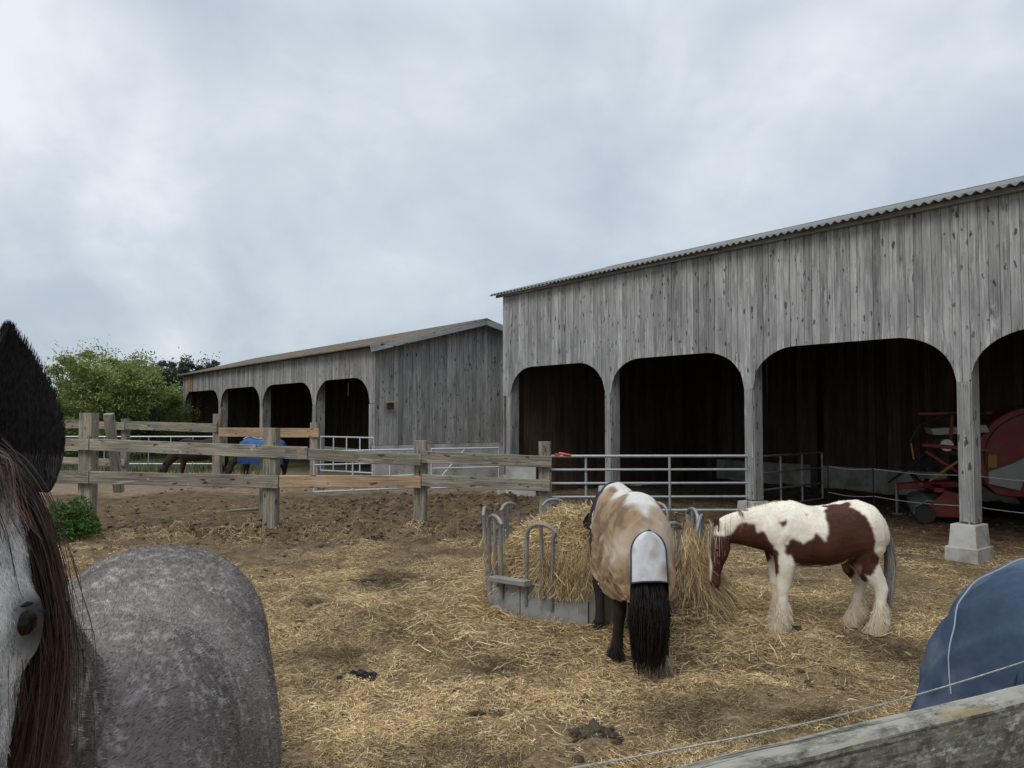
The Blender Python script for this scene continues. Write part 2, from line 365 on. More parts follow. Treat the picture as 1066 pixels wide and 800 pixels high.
Pz=np.stack([XY[:,0],XY[:,1],gh(XY[:,0],XY[:,1])+r*.2],1); cc=np.array([.085,.060,.040])*(.5+1.0*rng.random((n,1)))
V,Q,C=clods(Pz,r,cc); o=link('mud_clods',mesh_np(V,Q,{'col':C}),M['clod']); tag(o,'small dark mud and dung crumbs scattered over the paddock','mud',kind='stuff')
# dung piles ------------------------------------------------------------
def dung(px,py,rad,n,lab,colr=(.022,.021,.02)):
    D=1602/(py-431.); x=(px-533)/F*D; q=np.clip(rng.normal(0,rad,(n,2)),-1.35*rad,1.35*rad)*[1,.6]
    r=.012+.022*rng.random(n); X=x+q[:,0];Y=D+q[:,1]; z=gh(X,Y)+.01+np.exp(-(q**2).sum(1)/(rad*rad))*.035*rng.random(n)
    PP=np.stack([X-x,Y-D,z-float(gh(x,D))],1); PP=np.concatenate([PP,[[0,0,-.004],[rad*.45,0,-.006],[-rad*.45,rad*.1,-.006]]]); r=np.concatenate([r,[rad*1.25,rad*1.0,rad*1.0]]); PP[-3:,2]-=rad*.35; n+=3
    V,Q,C=clods(PP,r,np.array(colr)*(.6+rng.random((n,1))),.5)
    o=link('dung_pile',mesh_np(V,Q,{'col':C},smooth=True),M['clod']); o.location=(x,D,float(gh(x,D)))
    tag(o,lab,'dung','dung piles on the straw')
dung(374,701,.085,46,'black fresh dung pile alone on the straw between grey horse and feeder')
dung(335,632,.10,40,'dark flattened dung patch nearer the grey horse rump in mid yard',(.035,.03,.024))
dung(388,607,.14,50,'low dark brown dung smear beyond the black pile, towards the fence',(.05,.038,.027))
dung(393,563,.10,34,'small dark dung lump just in front of the rail fence',(.04,.032,.025))
dung(618,760,.10,40,'brown crumbly dung patch at the bottom near the wire',(.06,.045,.03))
dung(500,739,.09,20,'brown clump of old dung left of the foreground wire',(.07,.05,.03))
dung(826,655,.09,30,'dark dung just behind the fore hooves of the pinto horse',(.045,.035,.025))
mb=MB(); mb.tube([at(234,536,15.4)*0+Vector((-5.7,15.3,.07)),Vector((-5.3,15.35,.10)),Vector((-4.95,15.5,.10))],[.02,.03,.035],7)
o=mb.build('fallen_branch',M['fence'],smooth=True); tag(o,'pale broken stick lying on the mud beyond the rail fence','stick')
# ------------------------------------------------------------------ barns
EX=math.atan2(-.799,.601)
SP=3.5
def arch(u,span,zs,zt,c):
    """u distance from opening edge; returns bottom z of cladding"""
    e=min(u,span-u)
    if e<=0: return zs-.02
    if e>=c: return zt
    q=1-e/c
    return zs+(zt-zs)*math.sqrt(max(0,1-q**2.1))
def cladding(x0,x1,zt,zb,y,bw,th=.022,cuts=3,mbs=None,gap=.003,var=.006):
    mb=mbs or MB(); x=x0
    while x<x1-1e-3:
        w=bw*random.uniform(.86,1.14); xe=min(x+w,x1); r=random.random(); dy=random.uniform(-var,var)
        xs=np.linspace(x+gap,xe-gap,cuts+1)
        for i in range(cuts):
            a,b_=xs[i],xs[i+1]; za,zbm=zb(a),zb(b_)
            P=[(a,y+dy,za),(b_,y+dy,zbm),(b_,y+dy+th,zbm),(a,y+dy+th,za),(a,y+dy,zt(a)),(b_,y+dy,zt(b_)),(b_,y+dy+th,zt(b_)),(a,y+dy+th,zt(a))]
            o_=r*37; base=len(mb.v)
            # grain coordinates continuous over the board
            mb.v+=P; mb.r+=[r]*8
            mb.gc+=[(p[0]-x+o_,p[1]-y+o_,p[2]+o_) for p in P]
            mb.f+=[tuple(base+k for k in f) for f in ((3,2,1,0),(4,5,6,7),(0,1,5,4),(2,3,7,6))]
            if i==0: mb.f.append((base+3,base+0,base+4,base+7))
            if i==cuts-1: mb.f.append((base+1,base+2,base+6,base+5))
        x=xe
    return mb
def corr_roof(x0,x1,ye,ze,yr,zr,amp=.021,per=.135,ss=8):
    xs=np.arange(x0,x1,per/ss); n=len(xs); z=amp*np.sin(2*np.pi*xs/per); rows=[]
    K=9
    for dz in (0,-.012):
        for k in range(K):
            f=k/(K-1); lap=.012*((k%2)==0)
            rows.append(np.stack([xs,np.full(n,ye+(yr-ye)*f),ze+(zr-ze)*f+z+dz+lap*0],1))
    V=np.concatenate(rows); id_=np.arange(2*K*n).reshape(2*K,n)
    Qs=[]
    def grid(a,b_): Qs.append(np.stack([a[:-1],a[1:],b_[1:],b_[:-1]],-1))
    for k in range(K-1): grid(id_[k],id_[k+1]); grid(id_[K+k+1],id_[K+k])
    grid(id_[K],id_[0]); grid(id_[K-1],id_[2*K-1])
    return mesh_np(V,np.concatenate(Qs),smooth=True)
# ---- near barn
B1=empty('open_front_barn',(6.22,10.6,0),EX,'large weathered grey timber barn with curved openings, nearest at right','barn')
XL,XR=-3*SP-.22,2*SP+.2; EZ=5.0; SL=.286; DEP=8.0
posts=[-3*SP+i*SP for i in range(6)]
def zb1(x):
    for i in range(5):
        a,b_=posts[i]+.10,posts[i+1]-.10
        if a<x<b_: return arch(x-a,b_-a,2.46,3.12,.86)
    return 2.44
cladding(XL,XR,lambda x:EZ-.02,zb1,0,.128).build('front_cladding',M['barn'],B1)
for x in posts:
    mb=MB(); mb.box((x-.085,-.002,.52),(x+.085,.018,2.445)); mb.box((x-.10,.025,.50),(x+.10,.26,EZ-.2)); p=mb.build('post',M['post'],B1,bevel=.006)
    mb=MB(); w0=.20
    mb.hexa([(x-w0,-.17,0-.1),(x+w0,-.17,-.1),(x+w0,.32,-.1),(x-w0,.32,-.1),(x-w0+.04,-.12,.49),(x+w0-.04,-.12,.49),(x+w0-.04,.29,.49),(x-w0+.04,.29,.49)],0)
    mb.box((x-w0-.012,-.19,-.1),(x+w0+.012,.335,.19)); mb.build('footing',M['concrete'],p,bevel=.012)
    mb=MB(); mb.box((x+.03,-.012,.46),(x+.055,-.004,.80)); mb.build('bracket',M['galv'],p)
# inner frames: tie beams, purlins
mb=MB()
for x in posts:
    mb.beam((x,.3,EZ-.35),(x,DEP-.1,EZ-.35),.1,.28); 
    mb.beam((x,.2,EZ-.15),(x,DEP/2,EZ+SL*DEP/2-.15),.1,.2); mb.beam((x,DEP-.2,EZ-.15),(x,DEP/2,EZ+SL*DEP/2-.15),.1,.2)
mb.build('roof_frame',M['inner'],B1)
for x in posts:
    if x<6: 
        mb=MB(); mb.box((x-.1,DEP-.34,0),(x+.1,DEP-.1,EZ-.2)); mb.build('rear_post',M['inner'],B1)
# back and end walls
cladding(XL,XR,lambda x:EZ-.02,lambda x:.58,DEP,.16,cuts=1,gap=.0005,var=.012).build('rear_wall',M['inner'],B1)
mb=MB(); mb.box((XL+.3,DEP-.12,-.1),(XR-.1,DEP+.06,.60)); mb.build('rear_plinth',M['concrete'],B1)
mb=cladding(XL+.3,XR-.3,lambda x:EZ-.25,lambda x:2.43,.03,.25,cuts=1,gap=.0005,var=.0) if False else MB()
def endwall(xw,D,ez,sl,m,par,name,zlo=.0,flip=1,bw=.14,gap=.003):
    mb=cladding(0.0,D,lambda y:ez+sl*min(y,D-y)-.03,lambda y:zlo,0,bw,cuts=1,gap=gap)
    mb.v=[(xw-v[1]*flip,v[0],v[2]) for v in mb.v]; return mb.build(name,m,par)
endwall(XL+.02,DEP,EZ,SL,M['barn'],B1,'gable_wall',flip=-1,gap=.0005); endwall(XR-.02,DEP,EZ,SL,M['barn'],B1,'gable_wall',gap=.0005); endwall(XL+.10,DEP-.13,EZ,SL,M['inner'],B1,'shade_lining',flip=-1,gap=.0005); endwall(XR-.10,DEP-.13,EZ,SL,M['inner'],B1,'shade_lining',gap=.0005)  # inner sheets are added, their dark colour stands in for shade indoors
ridz=EZ+SL*(DEP/2)
r1=link('roof',corr_roof(XL-.28,XR+.3,-.22,EZ-.22*SL+.04,DEP/2,ridz+.04),M['roof'],B1)
link('roof',corr_roof(XL-.28,XR+.3,DEP+.22,EZ-.22*SL+.04,DEP/2,ridz+.04),M['roof'],B1)
mb=MB(); mb.prism([(DEP/2-.16,ridz+.025),(DEP/2,ridz+.072),(DEP/2+.16,ridz+.025),(DEP/2+.16,ridz+.01),(DEP/2-.16,ridz+.01)],'x',XL-.28,XR+.3); mb.build('ridge_cap',M['roof'],r1)
mb=MB(); mb.beam((XL-.2,-.06,EZ-.055),(XR+.2,-.06,EZ-.055),.045,.07); mb.build('eaves_board',M['post'],B1)
# concrete block by first post
mb=MB(); mb.box((-.36,-.12,0),(.36,.12,.98)); mb.box((-.37,-.13,.48),(.37,.13,.494))
o=mb.build('concrete_block',M['concrete'],bevel=.015); o.location=(.22,18.35,-.02); o.rotation_euler=(0,0,R(-6)); tag(o,'low grey concrete block at the left corner of the near barn','concrete block')
# ---- far barn
B2=empty('long_timber_barn',(-3.71,20.8,0),EX,'long lower timber barn with four dark bays behind the fences, at left','barn')
EZ2=3.84; SL2=.262; D2=6.95; xs2=[0,-4.15,-9.0,-14.1,-19.8]
def zb2(x):
    for i in range(4):
        b_,a=xs2[i]-.14,xs2[i+1]+.14
        if i==0: b_=-.32
        if a<x<b_: return arch(x-a,b_-a,2.30,3.02,1.0)
    return 2.28
mb=cladding(-20.0,0,lambda x:EZ2-.02,zb2,0,.16); 
near=MB(); far=MB()
o=mb.build('front_cladding',M['barn2'],B2)
for i,x in enumerate(xs2):
    mb=MB(); 
    if i==0: cladding(-.34,0,lambda x:2.27,lambda x:.9,0,.11,mbs=mb,cuts=1)
    else: mb.box((x-.14,0,.1),(x+.14,.05,2.27)); 
    mb.box((x-.15 if i else x-.3,.06,0),(x+.15 if i else x-.03,.30,EZ2-.2)); mb.build('post',M['barn2'],B2)
mb=MB()
for k in (0,1,2,4): mb.box((-19.1+k*.17,-.024,3.03),(-19.1+k*.17+.16,-.008,3.76))
mb.build('replaced_board',M['orange'],B2)
endwall(0.0,D2,EZ2,SL2,M['barn2'],B2,'gable_wall',zlo=1.15)
mb=MB(); mb.box((-.16,0.0,-.1),(.02,D2,1.14)); 
mb.build('gable_plinth',M['concrete'],B2)
endwall(-19.95,D2,EZ2,SL2,M['barn2'],B2,'gable_wall',flip=-1); endwall(-19.85,D2-.1,EZ2,SL2,M['inner'],B2,'shade_lining',flip=-1); endwall(-.19,D2-.1,EZ2,SL2,M['inner'],B2,'shade_lining')  # added dark inner sheets again, shade of the bay ends put into colour
cladding(-20,-.2,lambda x:EZ2-.02,lambda x:.3,D2,.19,cuts=1,gap=.006,var=.01).build('rear_wall',M['inner'],B2)
mb=MB()
for x in xs2[1:4]: mb.box((x-.05,.3,0),(x+.02,D2-.05,EZ2)) if False else None
for x in xs2: mb.beam((x-.1,.3,EZ2-.3),(x-.1,D2-.1,EZ2-.3),.1,.25)
mb.build('roof_frame',M['inner'],B2)
rz2=EZ2+SL2*D2/2
r2=link('roof',corr_roof(-20.3,.32,-.25,EZ2-.25*SL2+.05,D2/2,rz2+.05),M['roof2'],B2)
link('roof',corr_roof(-20.3,.32,D2+.25,EZ2-.25*SL2+.05,D2/2,rz2+.05),M['roof2'],B2)
mb=MB(); mb.prism([(D2/2-.16,rz2+.025),(D2/2,rz2+.075),(D2/2+.16,rz2+.025),(D2/2+.16,rz2+.01),(D2/2-.16,rz2+.01)],'x',-20.3,.32); mb.build('ridge_cap',M['roof2'],r2)
mb=MB()
for s in (0,1):
    ya=-.28 if s==0 else D2+.28
    mb.beam((.30,ya,EZ2-.28*SL2-.03),(.30,D2/2,rz2-.03),.03,.19)
mb.build('bargeboard',M['barn'],B2)
L=empty('wall_lamp',(-3.71+.601*.05+.799*.42,20.8-.799*.05+.601*.42,2.22),EX,'small dark lamp with yellow cap on the gable of the far barn','lamp')
mb=MB(); mb.box((0,-.09,-.10),(.10,.09,.07)); mb.build('housing',M['black'],L,bevel=.01)
mb=MB(); mb.box((.0,-.10,.071),(.12,.10,.12)); mb.build('cap',M['yellow'],L,bevel=.01)
# ------------------------------------------------------------------ fences
def post_fence(name,label,pts,rails,group=None,pm='fence'):
    """pts: (x,y,ztop,w) ; rails: (i,j,z0,z1,h,mat)"""
    f=empty(name,(pts[0][0],pts[0][1],0),0,label,'fence'); o=Vector((pts[0][0],pts[0][1],0))
    for (x,y,zt,w,*tl) in pts:
        dx=tl[0] if tl else 0
        mb=MB(); mb.beam(Vector((x-dx,y,-.2))-o,Vector((x,y,zt))-o,w,w*.9,up=(0,1,0),seg=5,jit=.05); mb.build('post',M[pm],f)
    for (a,b_,h,mt) in rails:
        mb=MB(); mb.beam(Vector(a)-o,Vector(b_)-o,.05,h,seg=8,jit=.03); mb.build('rail',M[mt],f)
    return f
def W(px,py,D): return tuple(at(px,py,D))
dF=12.8
pf=[(W(93,430,13.2)[0],13.2,W(93,430,13.2)[2],.25),(W(283,446,dF)[0],dF,W(283,446,dF)[2],.235),(W(438,459,dF+.1)[0],dF+.1,W(438,459,dF+.1)[2],.21),(W(567,460,13.05)[0],13.05,W(567,460,13.05)[2],.20)]
rl=[(W(-60,461,13.4),W(93,463,13.0),.19,'fence'),(W(94,463,13.0),W(320,472,dF-.17),.20,'fence'),(W(297,472,dF-.16),W(438,479,dF-.08),.19,'fence'),(W(439,476,dF-.08),W(574,481,12.9),.19,'fence'),
    (W(-60,496,13.4),W(93,497,13.0),.21,'fence'),(W(94,497,13.0),W(290,502,dF-.17),.21,'fence'),(W(291,501,dF-.17),W(438,502,dF-.08),.20,'fresh'),(W(439,500,dF-.08),W(572,506,12.9),.19,'fence')]
post_fence('post_and_rail_fence','weathered two rail fence across the middle of the yard','x' and pf,rl)
mb=MB(); f_=[o for o in bpy.data.objects if o.name=='post_and_rail_fence'][0]
q=Vector((pf[1][0]-.16,pf[1][1]+.18,0))-Vector(f_.location)
mb.beam(q+Vector((0,0,-.2)),q+Vector((0,0,1.35)),.16,.12,up=(0,1,0),seg=4,jit=.05); mb.build('post',M['fence'],f_)
D3=21
p2=[(W(52,446,23.2)[0],23.2,W(52,446,23)[2],.2),(W(131,436,22.4)[0],22.4,W(131,436,22.4)[2],.2),(W(227,431,D3)[0],D3,W(227,431,D3)[2],.22),(W(328,440,20.4)[0],20.4,W(328,440,20.4)[2],.22)]
r2_=[(W(20,440,23.2),W(130,444,22.2),.22,'fence'),(W(131,443,22.2),W(226,446,D3-.15),.24,'fence'),(W(228,450,D3-.15),W(332,451,20.25),.24,'fresh'),
     (W(20,478,23.2),W(130,482,22.2),.2,'fence'),]
post_fence('paddock_fence','second rail fence further back with one pale new top rail','x' and p2,r2_)
# leaning prop beside big left post
mb=MB(); mb.beam(W(124,512,14.0),W(113,431,13.6),.16,.12,seg=4,jit=.06); o=mb.build('leaning_stake',M['fence']); tag(o,'old stake leaning beside the left fence post','stake')
# foreground rail & rope
ra=Vector((-.34,.98,1.335)); rb=Vector((2.75,2.40,1.345))
f3=empty('boundary_fence',(rb.x,rb.y,0),0,'lichen crusted thick fence rail in the bottom right foreground','fence')
mb=MB(); o_=Vector((rb.x,rb.y,0))
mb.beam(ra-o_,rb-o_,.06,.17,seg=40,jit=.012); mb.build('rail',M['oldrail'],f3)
for p in (ra,rb):
    mb=MB(); T=(rb-ra).normalized(); pp=p+Vector((-.36,.8,0))*.1
    mb.beam(Vector((pp.x,pp.y,-.1))-o_,Vector((pp.x,pp.y,1.40))-o_,.12,.12,up=(0,1,0),seg=4,jit=.03); mb.build('post',M['fence'],f3)
mb=MB(); mb.beam(ra-o_-Vector((0,0,.55)),rb-o_-Vector((0,0,.55)),.04,.15,seg=10,jit=.02); mb.build('rail',M['fence'],f3)
def rope_path():
    a=at(596,800,1.22);b_=at(1066,689,1.95); d=b_-a; out=[]
    for i in range(-14,74):
        t=i/48; p=a+d*t; p.z-=.02*math.sin(math.pi*min(max(t,0),1.0)); out.append(p)
    return out
rp=rope_path(); mb=MB()
for k in range(3):
    pts=[]
    for i in range((len(rp)-1)*5):
        q=rp[i//5].lerp(rp[i//5+1],(i%5)/5); a=i*1.1+k*2.094
        pts.append(q+Vector((0,math.cos(a),math.sin(a)))*.0011)
    mb.tube(pts,.00095,4)
o=mb.build('electric_rope',M['rope'],smooth=True); tag(o,'thin twisted electric fence rope above the foreground rail','rope')
# ------------------------------------------------------------------ gates
def gate(name,label,a,b_,zt,zb,nb,nv,m='galv',rad=.022,group=None,diag=False,cat='gate',bars=True):
    a=Vector((a[0],a[1],0));b_=Vector((b_[0],b_[1],0)); g=empty(name,a,0,label,cat,group); d=b_-a
    mb=MB(); mb.tube([(0,0,zb),(0,0,zt),(d.x,d.y,zt),(d.x,d.y,zb),(0,0,zb)],rad,8); mb.build('frame',M[m],g,smooth=True)
    for i in range(1,nb-1):
        z=zb+(zt-zb)*i/(nb-1); mb=MB(); mb.tube([(0,0,z),(d.x,d.y,z)],rad*.8,8); mb.build('bar',M[m],g,smooth=True)
    for i in range(1,nv):
        mb=MB(); p=d*(i/nv); mb.tube([(p.x,p.y-.0,zb),(p.x,p.y,zt)],rad*.9,8); mb.build('upright',M[m],g,smooth=True)
    if diag: mb=MB(); mb.tube([(0,0,zb),(d.x*.5,d.y*.5,zt)],rad*.7,6); mb.build('brace',M[m],g,smooth=True)
    return g
g1=gate('field_gate','wide five bar galvanised gate in front of the barn bays, behind the feeder',(.66,13.1),(4.02,13.2),1.28,.36,5,0,rad=.026)
for px in (610,697):
    mb=MB(); X=at(px,480,13.15).x-.66; mb.tube([(X,.05,.36),(X,.05,1.28)],.022,8); mb.build('upright',M['galv'],g1,smooth=True)
mb=MB(); mb.tube([(.34,-.02,1.30),(.22,-.02,1.315),(.14,0,1.34)],[.014,.022,.014],8); mb.box((.06,-.03,1.29),(.15,.02,1.33)); o=mb.build('gate_latch',M['redplastic'],g1)
gate('yard_gate','pale tubular gate standing left of the middle fence post',tuple(W(327,470,17.0)[:2]),tuple(W(443,470,18.1)[:2]),1.17,.28,4,3,'paleg',.022)
gate('yard_gate','pale tubular gate below the gable concrete, joined to the near barn corner',tuple(W(449,470,18.2)[:2]),tuple(W(519,470,18.8)[:2]),1.17,.25,3,1,'paleg',.024,diag=True)
gate('barn_gate','narrow tubular gate closing the nearest bay of the far barn',tuple(W(334,460,21.6)[:2]),tuple(W(389,460,20.6)[:2]),1.36,.42,3,4,'paleg',.022)
gate('feed_barrier','long low tubular barrier far behind the second fence',tuple(W(40,455,27)[:2]),tuple(W(224,455,27)[:2]),1.2,.25,3,8,'galv',.025)
a=(at(789,500,14.4)); b_=(at(856,500,16.0))
gate('stall_barrier','dark tubular barrier inside the barn behind the pinto horse',(a.x,a.y),(b_.x,b_.y),1.20,.25,4,3,'hoop',.022)
WF=empty('wire_fence',(at(862,500,16).x,16,0),0,'thin white wire fence inside the barn before the red machine','fence'); o_=Vector(WF.location)
for i,(px,D) in enumerate(((862,16.0),(909,15.2),(1010,13.6),(1150,12.0))):
    p=at(px,500,D); mb=MB(); mb.tube([Vector((p.x,p.y,0))-o_,Vector((p.x,p.y,1.15))-o_],.012,6); mb.build('stake',M['black'],WF)
for z in (.38,.92):
    mb=MB(); pts=[]
    P4=[at(p,500,D) for p,D in ((862,16.0),(909,15.2),(1010,13.6),(1150,12.0))]
    for i in range(3):
        for k in range(6):
            q=P4[i].lerp(P4[i+1],k/6); pts.append(Vector((q.x,q.y,z-.04*math.sin(math.pi*k/6)))-o_)
    mb.tube(pts,.006,5); mb.build('wire',M['white'],WF)
# ------------------------------------------------------------------ ring feeder
FD=empty('ring_feeder',(FC[0],FC[1],0),0,'round galvanised ring feeder full of hay in the middle of the yard','hay feeder')
RF=1.1; NS=10; SHH=.41
def fp(a,r,z): return (r*math.cos(a),r*math.sin(a),z)
off=R(11)
for k in range(NS):
    a0=off+2*math.pi*k/NS; a1=off+2*math.pi*(k+1)/NS-.01; mb=MB(); 
    nn=4; 
    for i in range(nn):
        u0=a0+(a1-a0)*i/nn;u1=a0+(a1-a0)*(i+1)/nn
        rr=lambda u:RF*(1-.022*math.sin(math.pi*(u-a0)/(a1-a0)))
        P=[fp(u0,rr(u0),-.05),fp(u1,rr(u1),-.05),fp(u1,rr(u1)-.008,-.05),fp(u0,rr(u0)-.008,-.05)]
        mb.hexa(P+[(p[0],p[1],SHH) for p in P],0)
    pn=mb.build('panel',M['sheet'],FD)
    mb=MB(); mb.tube([fp(a0,RF,SHH),fp((a0+a1)/2,RF*.985,SHH),fp(a1,RF,SHH)],.014,6); mb.build('rim',M['hoop'],pn,smooth=True)
# tombstone hoops
hoops=[]
NH=11
for k in range(NH):
    a=2*math.pi*(k+.30)/NH; 
    hx,hy=fp(a,RF,0)[:2]
    if 0.0<hx<.45 and hy<0: continue      # the dark horse stands here
    hoops.append(a)
for a in hoops:
    w=.155; top=1.0+random.uniform(-.02,.02); pts=[]; ln=random.uniform(-.05,.05)
    rad=lambda z:RF+.05*(z-SHH)
    for z in np.linspace(SHH-.2,top-.12,6): pts.append(fp(a-w/RF+ln*(z-SHH),rad(z),z))
    for t in np.linspace(.15,.85,6): pts.append(fp(a-w/RF*math.cos(t*math.pi)+ln*.5,rad(top),top-.12+.12*math.sin(t*math.pi)))
    for z in np.linspace(top-.12,SHH-.2,6): pts.append(fp(a+w/RF*.75+ln*(z-SHH),rad(z),z))
    mb=MB(); mb.tube(pts,.019,8); h=mb.build('hoop',M['hoop'],FD,smooth=True)
    mb=MB(); mb.tube([fp(a+.02,RF+.0,SHH-.1),fp(a+.02,RF+.03,top-.02)],.017,8); mb.build('hoop_bar',M['hoop'],h,smooth=True)
a=math.atan2(-.72,-.80); mb=MB(); c=Vector(fp(a,RF+.05,SHH+.0)); tt=Vector((-math.sin(a),math.cos(a),0))
mb.beam(c-tt*.24,c+tt*.26+Vector((0,0,.03)),.10,.05); mb.build('ledge',M['sheet'],FD)
# hay heap
def hayz(r,a):
    e=1.02+.02*np.sin(3*a+1)+.02*np.sin(7*a)
    return np.where(r<e,.33+.63*np.clip(1-(r/e)**2.6,0,1)+.10*vn(r*np.cos(a),r*np.sin(a),3.1,3)+.06*vn(r*np.cos(a),r*np.sin(a),8,5),.3)
rs=np.linspace(0,1.07,30); as_=np.linspace(0,2*np.pi,73)[:-1]
RR,AA=np.meshgrid(rs,as_,indexing='ij'); ZZ=hayz(RR,AA); V0=np.stack([RR*np.cos(AA),RR*np.sin(AA),ZZ],-1).reshape(-1,3)
id_=np.arange(30*72).reshape(30,72); q0=np.stack([id_[:-1],id_[1:],np.roll(id_,-1,1)[1:],np.roll(id_,-1,1)[:-1]],-1).reshape(-1,4)
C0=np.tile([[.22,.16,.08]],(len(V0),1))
def hay_str(n,rlo,rhi,hang=0,amin=0,amax=2*np.pi,droop=.0,r_out=None):
    r=np.sqrt(rng.random(n))*(rhi-rlo)+rlo; a=amin+(amax-amin)*rng.random(n)
    z=hayz(np.minimum(r,1.05),a)+rng.random(n)*.05
    c=np.stack([r*np.cos(a),r*np.sin(a),z],1); d=rng.normal(size=(n,3))*[1,1,.45]; d/=np.linalg.norm(d,axis=1,keepdims=True)
    L=.06+.16*rng.random(n); cv=rng.normal(0,.25,(n,3))
    P=np.stack([c+d*(L*t)[:,None]+cv*(L*t*t)[:,None]*2-np.array([0,0,1])*(np.abs(t)**2*L*droop)[:,None] for t in (-.5,-.17,.17,.5)],1); return P
hp=[hay_str(30000,0,1.05,droop=.5)]
# hanging curtains of hay over the rim
def curtain(n,a0,a1,zlo,rsp=.16):
    a=a0+(a1-a0)*rng.random(n); edge=np.clip(np.minimum(a-a0,a1-a)/(.25*(a1-a0)),0,1); z0=rng.uniform(max(.38,zlo+.08),.92,n); drop=rng.random(n)**.7*(z0-zlo)*edge*.7
    r0=1.0+.12*rng.random(n); out=rsp*rng.random(n); K=5; P=[]
    L=.12+.22*rng.random(n); sw=rng.normal(0,.25,n); da=rng.normal(0,.08,n)
    zc=z0-drop
    if zlo>.3: L=np.minimum(L,zc-zlo+.05)
    for i in range(K):
        t=i/(K-1); rr=r0+out*(drop/.6+.3)*(.6+.5*t)+.03*np.sin(t*3+sw*9); aa=a+da*t
        P.append(np.stack([rr*np.cos(aa)+sw*L*t*.5,rr*np.sin(aa),np.maximum(zc-L*t,.01+.03*rng.random(n))],1))
    return np.stack(P,1)
hp4=[curtain(3600,R(-50),R(-14),.02,.46),curtain(7500,R(-34),R(14),.02,.30),curtain(1700,R(238),R(264),.36,.03),curtain(260,R(175),R(215),.47,.02),curtain(500,R(262),R(330),.38,.05)]
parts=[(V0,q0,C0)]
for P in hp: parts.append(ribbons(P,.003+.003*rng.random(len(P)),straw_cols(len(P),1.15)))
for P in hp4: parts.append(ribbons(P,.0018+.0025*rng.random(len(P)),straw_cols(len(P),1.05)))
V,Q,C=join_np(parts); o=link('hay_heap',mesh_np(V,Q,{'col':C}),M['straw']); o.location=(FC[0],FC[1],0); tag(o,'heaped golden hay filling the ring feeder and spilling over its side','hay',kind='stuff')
# loose hay ring around
n=42000; a=rng.random(n)*2*np.pi; r=1.13+np.abs(rng.normal(0,.42,n)); r=np.where(np.abs(((a-R(-20)+np.pi)%(2*np.pi))-np.pi)<.7,1.13+np.abs(rng.normal(0,.55,n)),r)
XY=np.stack([FC[0]+r*np.cos(a),FC[1]+r*np.sin(a)],1); P=straw_paths(XY,.06,.22,.03)
right=np.exp(-((a-R(335))/.5)**2)
P[:,:,2]+=(np.exp(-((r-1.1)/.26)**2)*(.10+.24*right)*rng.random(n))[:,None]
V,Q,C=ribbons(P,.003+.003*rng.random(n),straw_cols(n,1.1)); o=link('spilled_hay',mesh_np(V,Q,{'col':C}),M['straw']); tag(o,'loose hay spilled on the ground around the ring feeder','hay',kind='stuff')
# ------------------------------------------------------------------ horses
def loft(stations,side=(0,1,0),n=20,pw=2.0):
    """stations: (p, half_width_lateral, half_height) -> closed tube"""
    P=[Vector(s[0]) for s in stations]; side=Vector(side); vs=[];fs=[]
    for i,s in enumerate(stations):
        T=(P[min(i+1,len(P)-1)]-P[max(i-1,0)]).normalized(); L=(side-T*side.dot(T)).normalized(); U=L.cross(T)
        for k in range(n):
            a=2*math.pi*k/n; c,sn=math.cos(a),math.sin(a)
            c=math.copysign(abs(c)**(2/pw),c); sn=math.copysign(abs(sn)**(2/pw),sn)
            vs.append(P[i]+L*c*s[1]+U*sn*s[2])
    for i in range(len(P)-1):
        for k in range(n): fs.append((i*n+k,i*n+(k+1)%n,(i+1)*n+(k+1)%n,(i+1)*n+k))
    fs.append(tuple(range(n-1,-1,-1))); fs.append(tuple(range((len(P)-1)*n,len(P)*n)))
    return vs,fs
TR=[(-.79,1.27,1.08,.09),(-.755,1.35,.97,.18),(-.66,1.43,.86,.26),(-.5,1.485,.80,.305),(-.33,1.475,.79,.31),(-.15,1.43,.755,.325),(.05,1.41,.725,.335),(.22,1.43,.73,.32),(.38,1.485,.76,.265),(.52,1.45,.80,.245),(.66,1.34,.86,.21),(.74,1.24,.93,.155),(.78,1.15,1.0,.08)]
def smoothst(tab,k=3):
    t=np.array(tab); xs=np.linspace(0,len(t)-1,(len(t)-1)*k+1); out=[]
    for j in range(t.shape[1]): out.append(np.interp(xs,np.arange(len(t)),t[:,j]))
    return np.stack(out,1)
